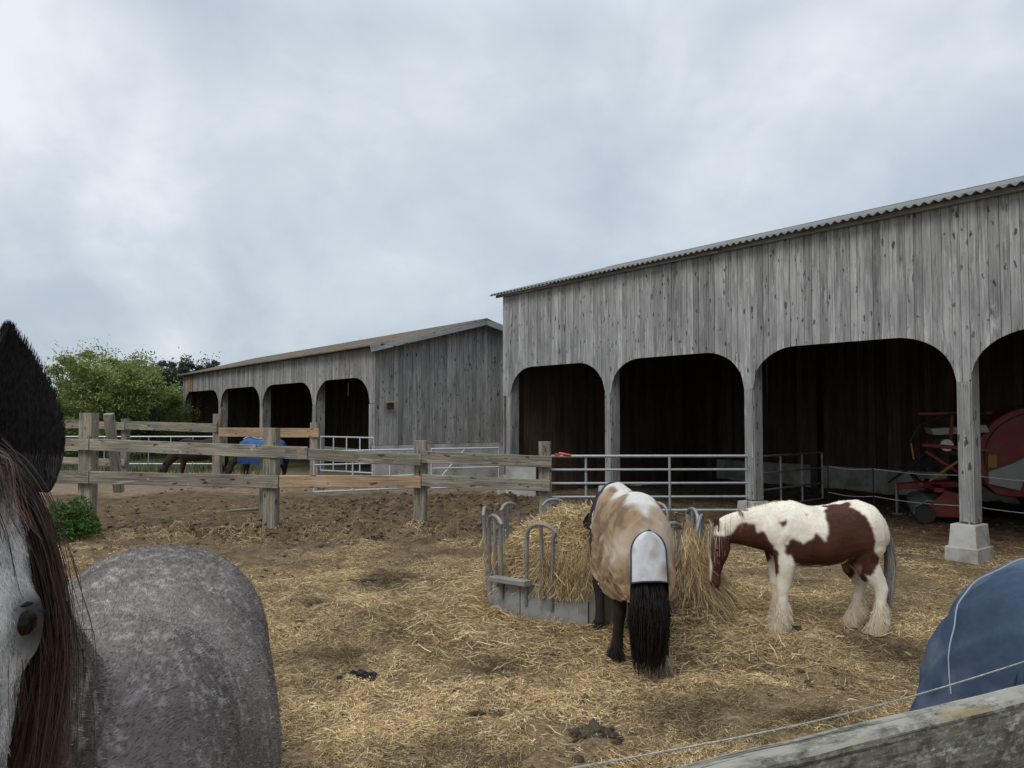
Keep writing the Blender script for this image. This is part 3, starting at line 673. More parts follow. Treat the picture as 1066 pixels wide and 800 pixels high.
def horse_mesh(neck,head_dir,head_len=.58,feet=(0,0,0,0),bulk=1,leg=1,vox=.013,belly=1,head_side=(0,1,0),sm=6,headw=1,bones=0,legb=None):
    legb=legb or bulk
    """feet: x offsets of left/right fore, left/right hind"""
    V=[];Fc=[]
    def add(vf):
        b=len(V); V.extend(vf[0]); Fc.extend(tuple(i+b for i in f) for f in vf[1])
    add(loft([((x,0,(t+b_)/2),w*bulk,(t-b_)/2*(1 if t<1 else 1)) for x,t,b_,w in TR],n=28,pw=2.25))
    for sy in (-1,1):
        f=feet[0 if sy>0 else 1]; y=.15*sy*legb
        add(loft([((.36,sy*.11*bulk,1.28),.065,.10),((.50,sy*.15*bulk,1.10),.105,.19),((.49,y,.93),.095,.15),((.48+f*.2,y,.78),.072*leg,.09*leg),((.49+f*.45,y,.62),.055*leg,.07*leg),((.50+f*.6,y,.50),.052*leg,.058*leg),((.50+f*.7,y,.42),.040*leg,.046*leg),((.50+f*.85,y,.28),.036*leg,.042*leg),((.50+f*.95,y,.19),.044*leg,.050*leg),((.53+f,y,.12),.040*leg,.043*leg),((.56+f,y,.075),.052*leg,.055*leg),((.585+f,y,.0),.062*leg,.070*leg)],n=14))
        f=feet[2 if sy>0 else 3]; y=.15*sy*legb
        add(loft([((-.42,sy*.115*bulk,1.32),.09,.12),((-.50,sy*.15*bulk,1.12),.135,.25),((-.50,sy*.155*bulk,.95),.125,.22),((-.48+f*.2,y,.80),.095,.155),((-.545+f*.4,y,.68),.068*leg,.10*leg),((-.63+f*.6,y,.57),.052*leg,.072*leg),((-.665+f*.7,y,.49),.048*leg,.062*leg),((-.66+f*.8,y,.38),.040*leg,.045*leg),((-.645+f*.9,y,.26),.039*leg,.044*leg),((-.635+f*.95,y,.19),.046*leg,.052*leg),((-.605+f,y,.12),.042*leg,.045*leg),((-.58+f,y,.075),.052*leg,.055*leg),((-.555+f,y,0),.062*leg,.070*leg)],n=14))
    if bones:
        for sy in (-1,1):
            add(loft([((.34,sy*.10,1.42),.05,.06),((.42,sy*.18*bulk,1.27),.07,.09),((.50,sy*.20*bulk,1.12),.07,.09),((.58,sy*.18*bulk,1.00),.05,.06)],n=12))
    add(loft([(p,w,h) for p,w,h in neck],side=head_side if len(neck)>9 else (0,1,0),n=18))
    # head
    pol=Vector(neck[-1][0]); d=Vector(head_dir).normalized(); hs=Vector(head_side); up=d.cross(hs).normalized()
    hl=head_len
    def H(t,dn,w,h): return (pol+d*(hl*t)+up*(dn),w*headw,h)
    add(loft([H(-.12,.0,.055,.06),H(0,0,.09,.10),H(.13,-.012,.105,.125),H(.27,-.018,.104,.138),H(.42,-.016,.085,.118),H(.58,-.006,.064,.085),H(.75,.0,.056,.066),H(.88,-.004,.064,.066),H(.97,-.012,.060,.058),H(1.02,-.018,.035,.035)],side=head_side,n=18,pw=2.2))
    for sg in (-1,1):   # brow ridges
        e=pol+d*(hl*.30)+hs*sg*.078*headw+up*.052; add(loft([(e-d*.05,.012,.012),(e-d*.02,.030,.028),(e+d*.02,.030,.026),(e+d*.05,.012,.012)],side=head_side,n=10))
    me=bpy.data.meshes.new('h'); me.from_pydata([tuple(v) for v in V],[],Fc); me.update()
    bm=bmesh.new(); bm.from_mesh(me); bmesh.ops.recalc_face_normals(bm,faces=bm.faces); bm.to_mesh(me); bm.free()
    o=link('tmp',me); r=o.modifiers.new('r','REMESH'); r.mode='VOXEL'; r.voxel_size=vox; r.use_smooth_shade=True
    s=o.modifiers.new('s','SMOOTH'); s.factor=.5; s.iterations=sm
    m2=bake(o); bpy.data.objects.remove(o); return m2,pol,d,up,hs
def co_of(me):
    a=np.zeros(len(me.vertices)*3,dtype=np.float32); me.vertices.foreach_get('co',a); return a.reshape(-1,3)
def set_col(me,C):
    a=me.attributes.new('col','FLOAT_COLOR','POINT'); C=np.concatenate([C,np.ones((len(C),1))],1).astype(np.float32); a.data.foreach_set('color',C.ravel())
def n3(V,s,sd=0):
    return np.array([noise.noise(Vector((v[0]*s+sd,v[1]*s,v[2]*s))) for v in V])
def ear_mesh(L=.17,Wd=.045,cup=.6):
    nu,nv=16,13; V=[]
    for i in range(nu):
        u=i/(nu-1); w=Wd*(.62+.62*u-.1*u*u)*(1-u**3.2)**.75 if u<1 else 0
        w=Wd*(math.sin((.20+.80*u)*math.pi*.985)**.85)*1.04 if u<.999 else .001
        for j in range(nv):
            v=-1+2*j/(nv-1); a=v*1.55*(1-.62*u); rr=w/ max(math.sin(1.55*(1-.62*u)),.2)
            V.append((rr*(1-math.cos(a))*1.0*cup*2-.01-.05*u*u, rr*math.sin(a), L*u))
    fs=[(i*nv+j,i*nv+j+1,(i+1)*nv+j+1,(i+1)*nv+j) for i in range(nu-1) for j in range(nv-1)]
    me=bpy.data.meshes.new('e'); me.from_pydata(V,[],fs); me.update()
    o=link('tmp',me); s=o.modifiers.new('s','SOLIDIFY'); s.thickness=.008; sb=o.modifiers.new('b','SUBSURF'); sb.levels=2; sb.render_levels=2
    m2=bake(o); bpy.data.objects.remove(o)
    m2.polygons.foreach_set('use_smooth',np.ones(len(m2.polygons),dtype=bool)); return m2
def frame(loc,z,x):
    z=Vector(z).normalized(); x=Vector(x); x=(x-z*x.dot(z)).normalized(); y=z.cross(x)
    m=Matrix((x,y,z)).transposed().to_4x4(); m.translation=Vector(loc); return m
def add_ears(root,pol,d,up,hs,col,L=.15,Wd=.04,lean=.25,fwd=.0,spread=.055):
    out=[]
    for sg in (-1,1):
        me=ear_mesh(L,Wd); set_col(me,np.tile([col],(len(me.vertices),1))*(.8+.4*rng.random((len(me.vertices),1))))
        e=link('ear',me,M['coat'],root); z=(-d*.85+up*.35+hs*sg*lean+up*fwd); e.matrix_local=frame(pol-d*.02+hs*sg*spread+up*.03,z,up+hs*sg*.5) ; out.append(e)
        # opening faces forward: local +x points to cup opening
    return out
def add_eyes(root,pol,d,up,hs,hl,hw=1,r=.024):
    for sg in (-1,1):
        bm=bmesh.new(); bmesh.ops.create_uvsphere(bm,u_segments=20,v_segments=14,radius=r); me=bpy.data.meshes.new('eye'); bm.to_mesh(me); bm.free()
        me.polygons.foreach_set('use_smooth',np.ones(len(me.polygons),dtype=bool))
        e=link('eye',me,M['eye'],root); e.location=pol+d*(hl*.30)+hs*sg*.094*hw+up*.048
def hairmesh(name,P,W_,C,root,taper=(1,.35)):
    V,Q,c=ribbons(P,W_,C,taper); return link(name,mesh_np(V,Q,{'col':c}),M['hair'],root)
def hang(roots,dirs,L,K=9,grav=1.0,wav=.02,vel=.15):
    """hanging strands: start along dirs then fall"""
    n=len(roots); P=[roots]; d=dirs.copy(); seg=(L/(K-1))[:,None]
    for i in range(1,K):
        d=d*(1-vel)+np.array([0,0,-1])*grav*vel+rng.normal(0,wav,(n,3)); d/=np.linalg.norm(d,axis=1,keepdims=True); P.append(P[-1]+d*seg)
    return np.stack(P,1)
def tail(root,n,L,col,col2=None,wid=.035,spread=.05,x=-.79,z=1.30,wv=.02,W_=.004,flare=1,K=10,grow=0):
    th=rng.random(n)*2*np.pi; rr=np.sqrt(rng.random(n)); r0=np.stack([x+.02*rng.random(n),rr*np.cos(th)*wid,z-rng.random(n)*.12],1)
    tgt=np.stack([-.045+rr*np.sin(th)*spread,rr*np.cos(th)*spread,np.zeros(n)],1)
    Ls=L*(.72+.28*rng.random(n)); P=[]
    for i in range(K):
        t=i/(K-1); f=math.sin(min(1,t*1.6)*math.pi/2)*(1-.45*max(0,t-.6)/.4)
        P.append(r0+tgt*f*[1,1,1]+np.stack([-.03*np.sin(t*3)*np.ones(n),np.zeros(n),-Ls*t],1)+rng.normal(0,wv*.12,(n,3))*(t>0))
    P=np.stack(P,1); C=np.array(col)*(.6+.8*rng.random((n,1)))
    if col2 is not None: k=rng.random(n)<.35; C[k]=np.array(col2)*(.7+.5*rng.random((k.sum(),1)))
    return hairmesh('tail',P,np.full(n,W_),C,root)
def feathers(me,zlo,zhi,n,col,root,L=.09,name='feather',W_=.004,dirty=None,scale=1,back=.0,sel=None):
    V=co_of(me); no=np.zeros(len(V)*3,dtype=np.float32); me.vertices.foreach_get('normal',no); no=no.reshape(-1,3)
    w=np.where((V[:,2]>zlo)&(V[:,2]<zhi),1.,0.)*np.clip((zhi-V[:,2])/(zhi-zlo)*1.6,.1,1)
    if sel is not None: w=w*sel(V)
    w/=w.sum(); k=rng.choice(len(V),n,p=w)
    r0=V[k]; d=no[k]*.75+np.array([0,0,-.75])+rng.normal(0,.18,(n,3))+np.array([-back,0,0]); d/=np.linalg.norm(d,axis=1,keepdims=True)
    P=hang(r0,d,L*(.5+.6*rng.random(n)),K=5,vel=.22,wav=.05); P[:,:,2]=np.maximum(P[:,:,2],.012)
    C=np.array(col)*(.75+.4*rng.random((n,1)))
    if dirty is not None:
        f=np.clip((.22-P[:,0,2])/.2,0,1)[:,None]*(.4+.6*rng.random((n,1))); C=C*(1-f)+np.array(dirty)*f
    return hairmesh(name,P,np.full(n,W_),C,root)
def fur(me,n,L,W_,colf,root,sel=None,name='fur',comb=(-1,0,-.35),lift=.35,name_=None):
    V=co_of(me); me.calc_loop_triangles(); no=np.zeros(len(V)*3,dtype=np.float32); me.vertices.foreach_get('normal',no); no=no.reshape(-1,3)
    tri=np.zeros(len(me.loop_triangles)*3,dtype=np.int32); me.loop_triangles.foreach_get('vertices',tri); tri=tri.reshape(-1,3)
    cen=V[tri].mean(1); 
    if sel is not None: tri=tri[sel(cen)]
    A=np.linalg.norm(np.cross(V[tri[:,1]]-V[tri[:,0]],V[tri[:,2]]-V[tri[:,0]]),axis=1); A/=A.sum()
    k=rng.choice(len(tri),n,p=A); b=rng.dirichlet((1,1,1),n)
    p=(V[tri[k]]*b[:,:,None]).sum(1); nn=(no[tri[k]]*b[:,:,None]).sum(1); cb=np.array(comb)[None]; t=cb-nn*(cb*nn).sum(1,keepdims=True); t/=np.linalg.norm(t,axis=1,keepdims=True)+1e-6
    d=t+nn*lift*(.4+rng.random((n,1)))+rng.normal(0,.22,(n,3)); d/=np.linalg.norm(d,axis=1,keepdims=True); ll=(L*(.6+.8*rng.random(n)))[:,None]
    P=np.stack([p-nn*.002,p+d*ll*.5,p+d*ll-nn*ll*.12],1); return hairmesh(name,P,np.full(n,W_),colf(p,n),root,taper=(1,.3))
# rug ------------------------------------------------------------------
RG=[(-.835,1.08,.22),(-.82,1.22,.265),(-.79,1.335,.295),(-.70,1.425,.325),(-.56,1.49,.345),(-.40,1.50,.352),(-.2,1.46,.362),(.0,1.435,.37),(.2,1.455,.36),(.36,1.51,.315),(.48,1.49,.285),(.60,1.42,.255),(.70,1.36,.225)]
def rug(root,hem,colf,bulk=1,name='rug',wr=.014,matl='rug',Hs=.42,flare=.05):
    st=smoothst(RG,8); nu=len(st); nv=121; V=np.zeros((nu,nv,3))
    # smooth the table
    for j in (1,2):
        a=st[:,j].copy()
        for _ in range(12): a[1:-1]=(a[:-2]+a[1:-1]*2+a[2:])/4
        st[:,j]=a
    for i,(x,t,w) in enumerate(st):
        w*=bulk
        for j in range(nv):
            v=-1+2*j/(nv-1); av=abs(v); sg=1 if v>0 else -1
            if av<.55:
                ph=av/.55*math.pi/2; y=w*math.sin(ph)**.92; z=t-(t-(t-Hs))*(1-math.cos(ph))
            else:
                f=(av-.55)/.45; h=hem(x); y=w*(1+flare*f-.10*f*f); z=(t-Hs)+(h-(t-Hs))*f
            fold=math.sin(x*26+z*7+sg*2)*.4+math.sin(x*55+z*11+3*noise.noise(Vector((x*3,v*4,1))))*.3+1.9*noise.noise(Vector((x*8,v*2.2,3.1)))+.8*noise.noise(Vector((x*19,v*6,8.1)))
            nw=noise.noise(Vector((x*3.1,z*3.1+sg*5,2.2))); fold+=(.55*abs(math.sin(17*(x+.45*z)+5*nw))**.6+.4*abs(math.sin(31*(x*.6-z)+7*nw))**.7)*min(1,av*2.2)*1.0-.4+.06*noise.noise(Vector((x*34,z*12,5+sg)))+.35*max(0,noise.noise(Vector((x*15+z*9,z*5,9+sg*3))))
            amp=wr*(.25+1.1*max(0,av-.3))*.8
            V[i,j]=(x+.010*noise.noise(Vector((x*5,v*6,7)))*1, sg*(y+fold*amp), z+.5*amp*fold+.01*noise.noise(Vector((x*9,v*9,0))))
            if i<12: V[i,j,0]-=.02*math.sin(av*17)*max(0,av-.2)
    id_=np.arange(nu*nv).reshape(nu,nv); Q=np.stack([id_[:-1,:-1],id_[1:,:-1],id_[1:,1:],id_[:-1,1:]],-1).reshape(-1,4)
    global RV; RV=V.copy(); V=V.reshape(-1,3); me=mesh_np(V,Q,smooth=True); o=link('tmp',me); s=o.modifiers.new('s','SOLIDIFY'); s.thickness=.008; s.offset=-1
    sb=o.modifiers.new('b','SUBSURF'); sb.levels=1; sb.render_levels=1; m2=bake(o); bpy.data.objects.remove(o)
    Vv=co_of(m2); set_col(m2,colf(Vv)); m2.materials.clear(); return link(name,m2,M[matl],root)
def seam(root,pts,rad,m,name='piping'):
    mb=MB(); mb.tube(pts,rad,6); return mb.build(name,m,root,smooth=True)
M['rug']=colmat('rug_cloth',.8,nsc=9,var=.16,bmp=.3)
def wrinkle(m,st=.28):
    nt=m.node_tree; b=nt.nodes['Principled BSDF']; tc=N(nt,'ShaderNodeTexCoord')
    a=noi(nt,vecm(nt,tc.outputs['Object'],(4.2,4.2,1.6)),1,1.5,.4,.7); sb=N(nt,'ShaderNodeMath',operation='SUBTRACT'); nt.links.new(a,sb.inputs[0]); sb.inputs[1].default_value=.5; ab=N(nt,'ShaderNodeMath',operation='ABSOLUTE'); nt.links.new(sb.outputs[0],ab.inputs[0])
    w=noi(nt,tc.outputs['Object'],160,2,.6); c=mix(nt,.04,ramp(nt,ab.outputs[0],[(0,0),(.16,1)]),w); bump(nt,b,c,st,.018)
wrinkle(M['rug'])
def rug_blue():
    m=colmat('blue_rug_cloth',.7,nsc=45,var=.16,bmp=.5,spec=.25); return m
M['rugb']=rug_blue(); wrinkle(M['rugb'])
M['bluecord']=simple('pale_cord',(.24,.28,.34),.7,var=.1,sc=30)
M['navy']=simple('navy_binding',(.03,.04,.07),.8,var=.3,sc=20)
# ===== pinto horse ======
def pinto():
    sc=.805
    root=empty('pinto_horse',(2.865,7.22,0),math.pi,'brown and white pinto cob standing side on, eating hay at the feeder','horse'); root.scale=(sc*.94,sc,sc)
    neck=[((.42,0,1.17),.21,.31),((.60,0,1.17),.175,.29),((.78,0,1.17),.145,.245),((.96,0,1.165),.12,.20),((1.12,0,1.15),.105,.165),((1.24,-.01,1.11),.095,.135)]
    me,pol,d,up,hs=horse_mesh(neck,(.10,-.0,-1),.62,feet=(.03,-.04,-.0,.13),bulk=1.1,leg=1.38,vox=.0115,sm=4,headw=1.3,bones=1)
    V=co_of(me)
    # coat map in photo crop units (near side)
    wx=2.895-V[:,0]*sc*.94; wz=V[:,2]*sc; D=7.05
    cx=((wx/D*F+533)-710)*4.2125; cy=((431+(2-wz)/D*F)-490)*4.2125
    j1=n3(V,8)*20+n3(V,24,5)*7; j2=n3(V,8,50)*20+n3(V,24,55)*7; cx=cx+j1; cy=cy+j2
    def inside(poly):
        r=np.zeros(len(cx),bool); n=len(poly)
        for i in range(n):
            x0,y0=poly[i];x1,y1=poly[(i+1)%n]
            c=((y0>cy)!=(y1>cy))&(cx<(x1-x0)*(cy-y0)/(y1-y0+1e-9)+x0); r^=c
        return r
    A=[(205,290),(250,265),(290,225),(325,232),(340,265),(385,265),(400,320),(428,360),(432,425),(428,470),(400,472),(385,500),(365,500),(350,400),(300,380),(220,385),(180,350)]
    B=[(455,300),(500,290),(525,305),(560,268),(612,285),(635,260),(622,190),(660,158),(742,148),(800,195),(822,250),(832,310),(858,370),(845,425),(812,455),(770,420),(740,375),(700,400),(640,418),(560,425),(500,400),(462,370)]
    Cc=[(722,365),(765,400),(806,470),(782,510),(748,480),(724,430)]
    brown=inside(A)|inside(B)|inside(Cc)
    for (sx,sy,sr) in ((450,222,13),(286,188,9),(303,175,6),(548,190,7),(275,172,5),(290,200,5)): brown|=((cx-sx)**2+(cy-sy)**2<sr*sr*1.4)
    P=V-np.array(pol); hd=P@np.array(d); lat=np.abs(V[:,1]); headm=(V[:,0]>1.06)&(hd>.02)
    upc=P@np.array(up)
    brown|=headm&~((upc>.055)&(lat<.04))
    white=np.array([.72,.66,.55]); br=np.array([.062,.022,.014]); C=np.where(brown[:,None],br,white)
    g=n3(V,5,9)[:,None]*.5+.5
    C=np.where(brown[:,None],C*(.6+.85*g),C)
    dirt=np.clip((.40-V[:,2])/.3,0,1)[:,None]*(.45+.6*g); C=C*(1-dirt)+np.array([.38,.27,.16])*dirt
    sm=np.clip((g-.45)*1.6,0,.5)*(~brown[:,None]); C=C*(1-sm)+np.array([.52,.44,.32])*sm
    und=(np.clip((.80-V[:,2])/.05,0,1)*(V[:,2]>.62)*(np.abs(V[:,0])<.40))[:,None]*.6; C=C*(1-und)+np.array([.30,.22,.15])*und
    hoof=(V[:,2]<.05)[:,None]; C=np.where(hoof,np.array([.2,.15,.1]),C)
    E=np.zeros(len(me.edges)*2,dtype=np.int32); me.edges.foreach_get('vertices',E); E=E.reshape(-1,2)
    for _ in range(2):
        A=C.copy(); W1=np.ones((len(C),1)); np.add.at(A,E[:,0],C[E[:,1]]); np.add.at(A,E[:,1],C[E[:,0]]); np.add.at(W1,E[:,0],1.); np.add.at(W1,E[:,1],1.); C=A/W1
    set_col(me,C); link('body',me,M['coat'],root)
    add_ears(root,pol,d,up,hs,(.05,.025,.018),.15,.042); add_eyes(root,pol,d,up,hs,.62,1.27,.020)
    # mane over neck (lighter), forelock
    n=700; t=rng.random(n); cr=np.array([[.50,0,1.47],[.70,0,1.44],[.95,0,1.36],[1.12,0,1.30],[1.22,0,1.24]]); tt=t*4; i=np.minimum(tt.astype(int),3); f=(tt-i)[:,None]
    r0=cr[i]*(1-f)+cr[i+1]*f+rng.normal(0,.012,(n,3)); dd=np.stack([rng.normal(.1,.2,n),np.where(rng.random(n)<.3,1.,-1.)*.7,np.full(n,.1)],1)
    Cm=np.array([.55,.50,.42])*(.6+.5*rng.random((n,1))); kk=t>.55; Cm[kk]=np.array([.36,.27,.17])*(.5+.7*rng.random((kk.sum(),1)))
    hairmesh('mane',hang(r0,dd/np.linalg.norm(dd,axis=1,keepdims=True),.07+.19*rng.random(n)*(t>.5)+.02,K=6,vel=.4,wav=.04),np.full(n,.006),Cm,root)
    n=620; r0=np.array(pol)[None]+np.array(up)*.06-np.array(d)*.05+rng.normal(0,.03,(n,3)); dd=np.stack([rng.normal(.10,.22,n),np.where(rng.random(n)<.6,1.,-.6)*rng.uniform(.2,1,n),rng.normal(.0,.2,n)],1); dd/=np.linalg.norm(dd,axis=1,keepdims=True)
    Cf=np.array([.46,.37,.25])*(.5+.7*rng.random((n,1))); hairmesh('forelock',hang(r0,dd,.14+.24*rng.random(n),K=8,vel=.5,wav=.04),np.full(n,.006),Cf,root)
    feathers(me,.03,.37,11000,(.70,.60,.46),root,.115,dirty=(.42,.28,.15),back=.35)
    tail(root,1000,1.02,(.20,.19,.17),(.40,.38,.34),wid=.03,spread=.055,W_=.005,x=-.80,z=1.28)
    fur(me,50000,.018,.003,lambda p,n:C_near(me,p,n),root,name='coat_hair',lift=.10)
def C_near(me,p,n):
    V=co_of(me); a=np.zeros(len(V)*4,dtype=np.float32); me.attributes['col'].data.foreach_get('color',a); a=a.reshape(-1,4)[:,:3]
    from mathutils import kdtree
    kd=kdtree.KDTree(len(V)); 
    for i,v in enumerate(V): kd.insert(v,i)
    kd.balance(); idx=np.array([kd.find(q)[1] for q in p]); return a[idx]*(.8+.35*rng.random((n,1)))
pinto()
# ===== dark horse in beige rug =====
def darkhorse():
    sc=.925; hd=math.atan2(.99,-.07)
    root=empty('rugged_horse',(.955,6.50,0),hd,'dark horse in dirty beige rug seen from behind, tail towards us','horse'); root.scale=(sc,)*3
    neck=[((.42,0,1.18),.19,.29),((.60,0,1.22),.16,.26),((.80,.02,1.22),.13,.20),((.98,.04,1.14),.11,.165),((1.12,.06,1.02),.095,.14),((1.22,.08,.93),.085,.12)]
    me,pol,d,up,hs=horse_mesh(neck,(.35,.1,-1),.42,feet=(-.06,-.08,.30,-.02),bulk=.64,leg=1.2,legb=1.05,vox=.013)
    V=co_of(me); g=n3(V,6)[:,None]*.5+.5; C=np.tile([[.022,.016,.013]],(len(V),1))*(.6+.9*g)
    wl=(V[:,2]<.17)&(V[:,1]<0)&(V[:,0]<0); C[wl]=[.40,.34,.27]; C[V[:,2]<.05]=[.09,.07,.05]; set_col(me,C); link('body',me,M['coat'],root)
    add_ears(root,pol,d,up,hs,(.03,.02,.02)); add_eyes(root,pol,d,up,hs,.42)
    def colf(V):
        n=n3(V,3.2,4); n2=n3(V,9,14); n4=n3(V,2.1,33); lat=np.abs(V[:,1]); 
        w=np.array([.50,.48,.44]); tan=np.array([.26,.175,.105]); dk=np.array([.12,.08,.05])
        f=np.clip((lat-.085-(V[:,0]+.5)*.05)*14+n*2.2+n2*1.0+.25,0,1)[:,None]; C=w*(1-f)+tan*f
        right=np.clip((-V[:,1]-.02)*6,0,1)[:,None]*.0
        k=np.clip(n4*2.0+n2*1.6+n3(V,18,2)*1.2-.05,0,.6)[:,None]*f; C=C*(1-k)+dk*k
        k2=np.clip(-n4*2-.25,0,.7)[:,None]*f; C=C*(1-k2)+np.array([.44,.37,.28])*k2
        return C
    rg=rug(root,lambda x:.66+.05*math.sin(x*4),colf,bulk=.735,wr=.050)
    # tail flap
    nu,nv=20,17; Vf=[]
    for i in range(nu):
        u=i/(nu-1); z=1.24-.40*u; w=.140*math.sqrt(max(.02,1-max(0,1-u/.42)**2))+.010*u
        for j in range(nv):
            v=-1+2*j/(nv-1); Vf.append((-.872-.03*u+.05*v*v+.006*math.sin(v*7+u*5), v*w, z-.02*v*v))
    fs=[(i*nv+j,i*nv+j+1,(i+1)*nv+j+1,(i+1)*nv+j) for i in range(nu-1) for j in range(nv-1)]
    m0=bpy.data.meshes.new('f'); m0.from_pydata(Vf,[],fs); o=link('tmp',m0); s=o.modifiers.new('s','SOLIDIFY'); s.thickness=.006; sb=o.modifiers.new('b','SUBSURF'); sb.levels=1; sb.render_levels=1
    m2=bake(o); bpy.data.objects.remove(o); Vv=co_of(m2); n=n3(Vv,7,3)
    f=np.clip(n*2.5+.05-(Vv[:,1])*3.5+(1.0-Vv[:,2])*1.2-.3,0,.85)[:,None]; set_col(m2,np.array([.56,.57,.58])*(1-f)+np.array([.33,.25,.17])*f); m2.polygons.foreach_set('use_smooth',np.ones(len(m2.polygons),dtype=bool)); link('tail_flap',m2,M['rug'],root)
    edge=[Vf[i*nv]for i in range(nu-1,0,-1)]+[Vf[j] for j in range(0,nv,2)]+[Vf[i*nv+nv-1] for i in range(1,nu)]+[Vf[(nu-1)*nv+j] for j in range(nv-1,-1,-2)]
    seam(root,[Vector(p)+Vector((-.004,0,0)) for p in edge],.0065,M['navy'])
    # neck cover
    pts=[(p,(w+.015)*.85,h+.012) for p,w,h in neck[:5]]; vs,fs=loft([pts[1],pts[2],pts[3],pts[4]],n=24); m3=bpy.data.meshes.new('n'); m3.from_pydata([tuple(v) for v in vs],[],fs[:-2]); o=link('tmp',m3); sb=o.modifiers.new('b','SUBSURF'); sb.levels=2; sb.render_levels=2; m4=bake(o); bpy.data.objects.remove(o)
    Vv=co_of(m4); set_col(m4,np.array([.55,.52,.46])*(.8+.3*rng.random((len(Vv),1)))); m4.polygons.foreach_set('use_smooth',np.ones(len(m4.polygons),dtype=bool)); link('neck_cover',m4,M['rug'],root)
    seam(root,[(.50+.02*math.cos(a*2),.205*math.sin(a),1.12+.375*math.cos(a)) for a in np.linspace(-1.7,1.7,24)],.011,M['navy'],'binding')
    tail(root,2600,.80,(.010,.008,.008),(.022,.016,.014),wid=.065,spread=.108,W_=.005,x=-.785,z=.97,wv=.05)
    feathers(me,.03,.24,1200,(.03,.025,.02),root,.08,sel=lambda V:~((V[:,1]<0)&(V[:,0]<0))); feathers(me,.03,.22,1300,(.46,.38,.30),root,.09,dirty=(.34,.25,.16),sel=lambda V:(V[:,1]<0)&(V[:,0]<0))
    V2=co_of(me); 
darkhorse()
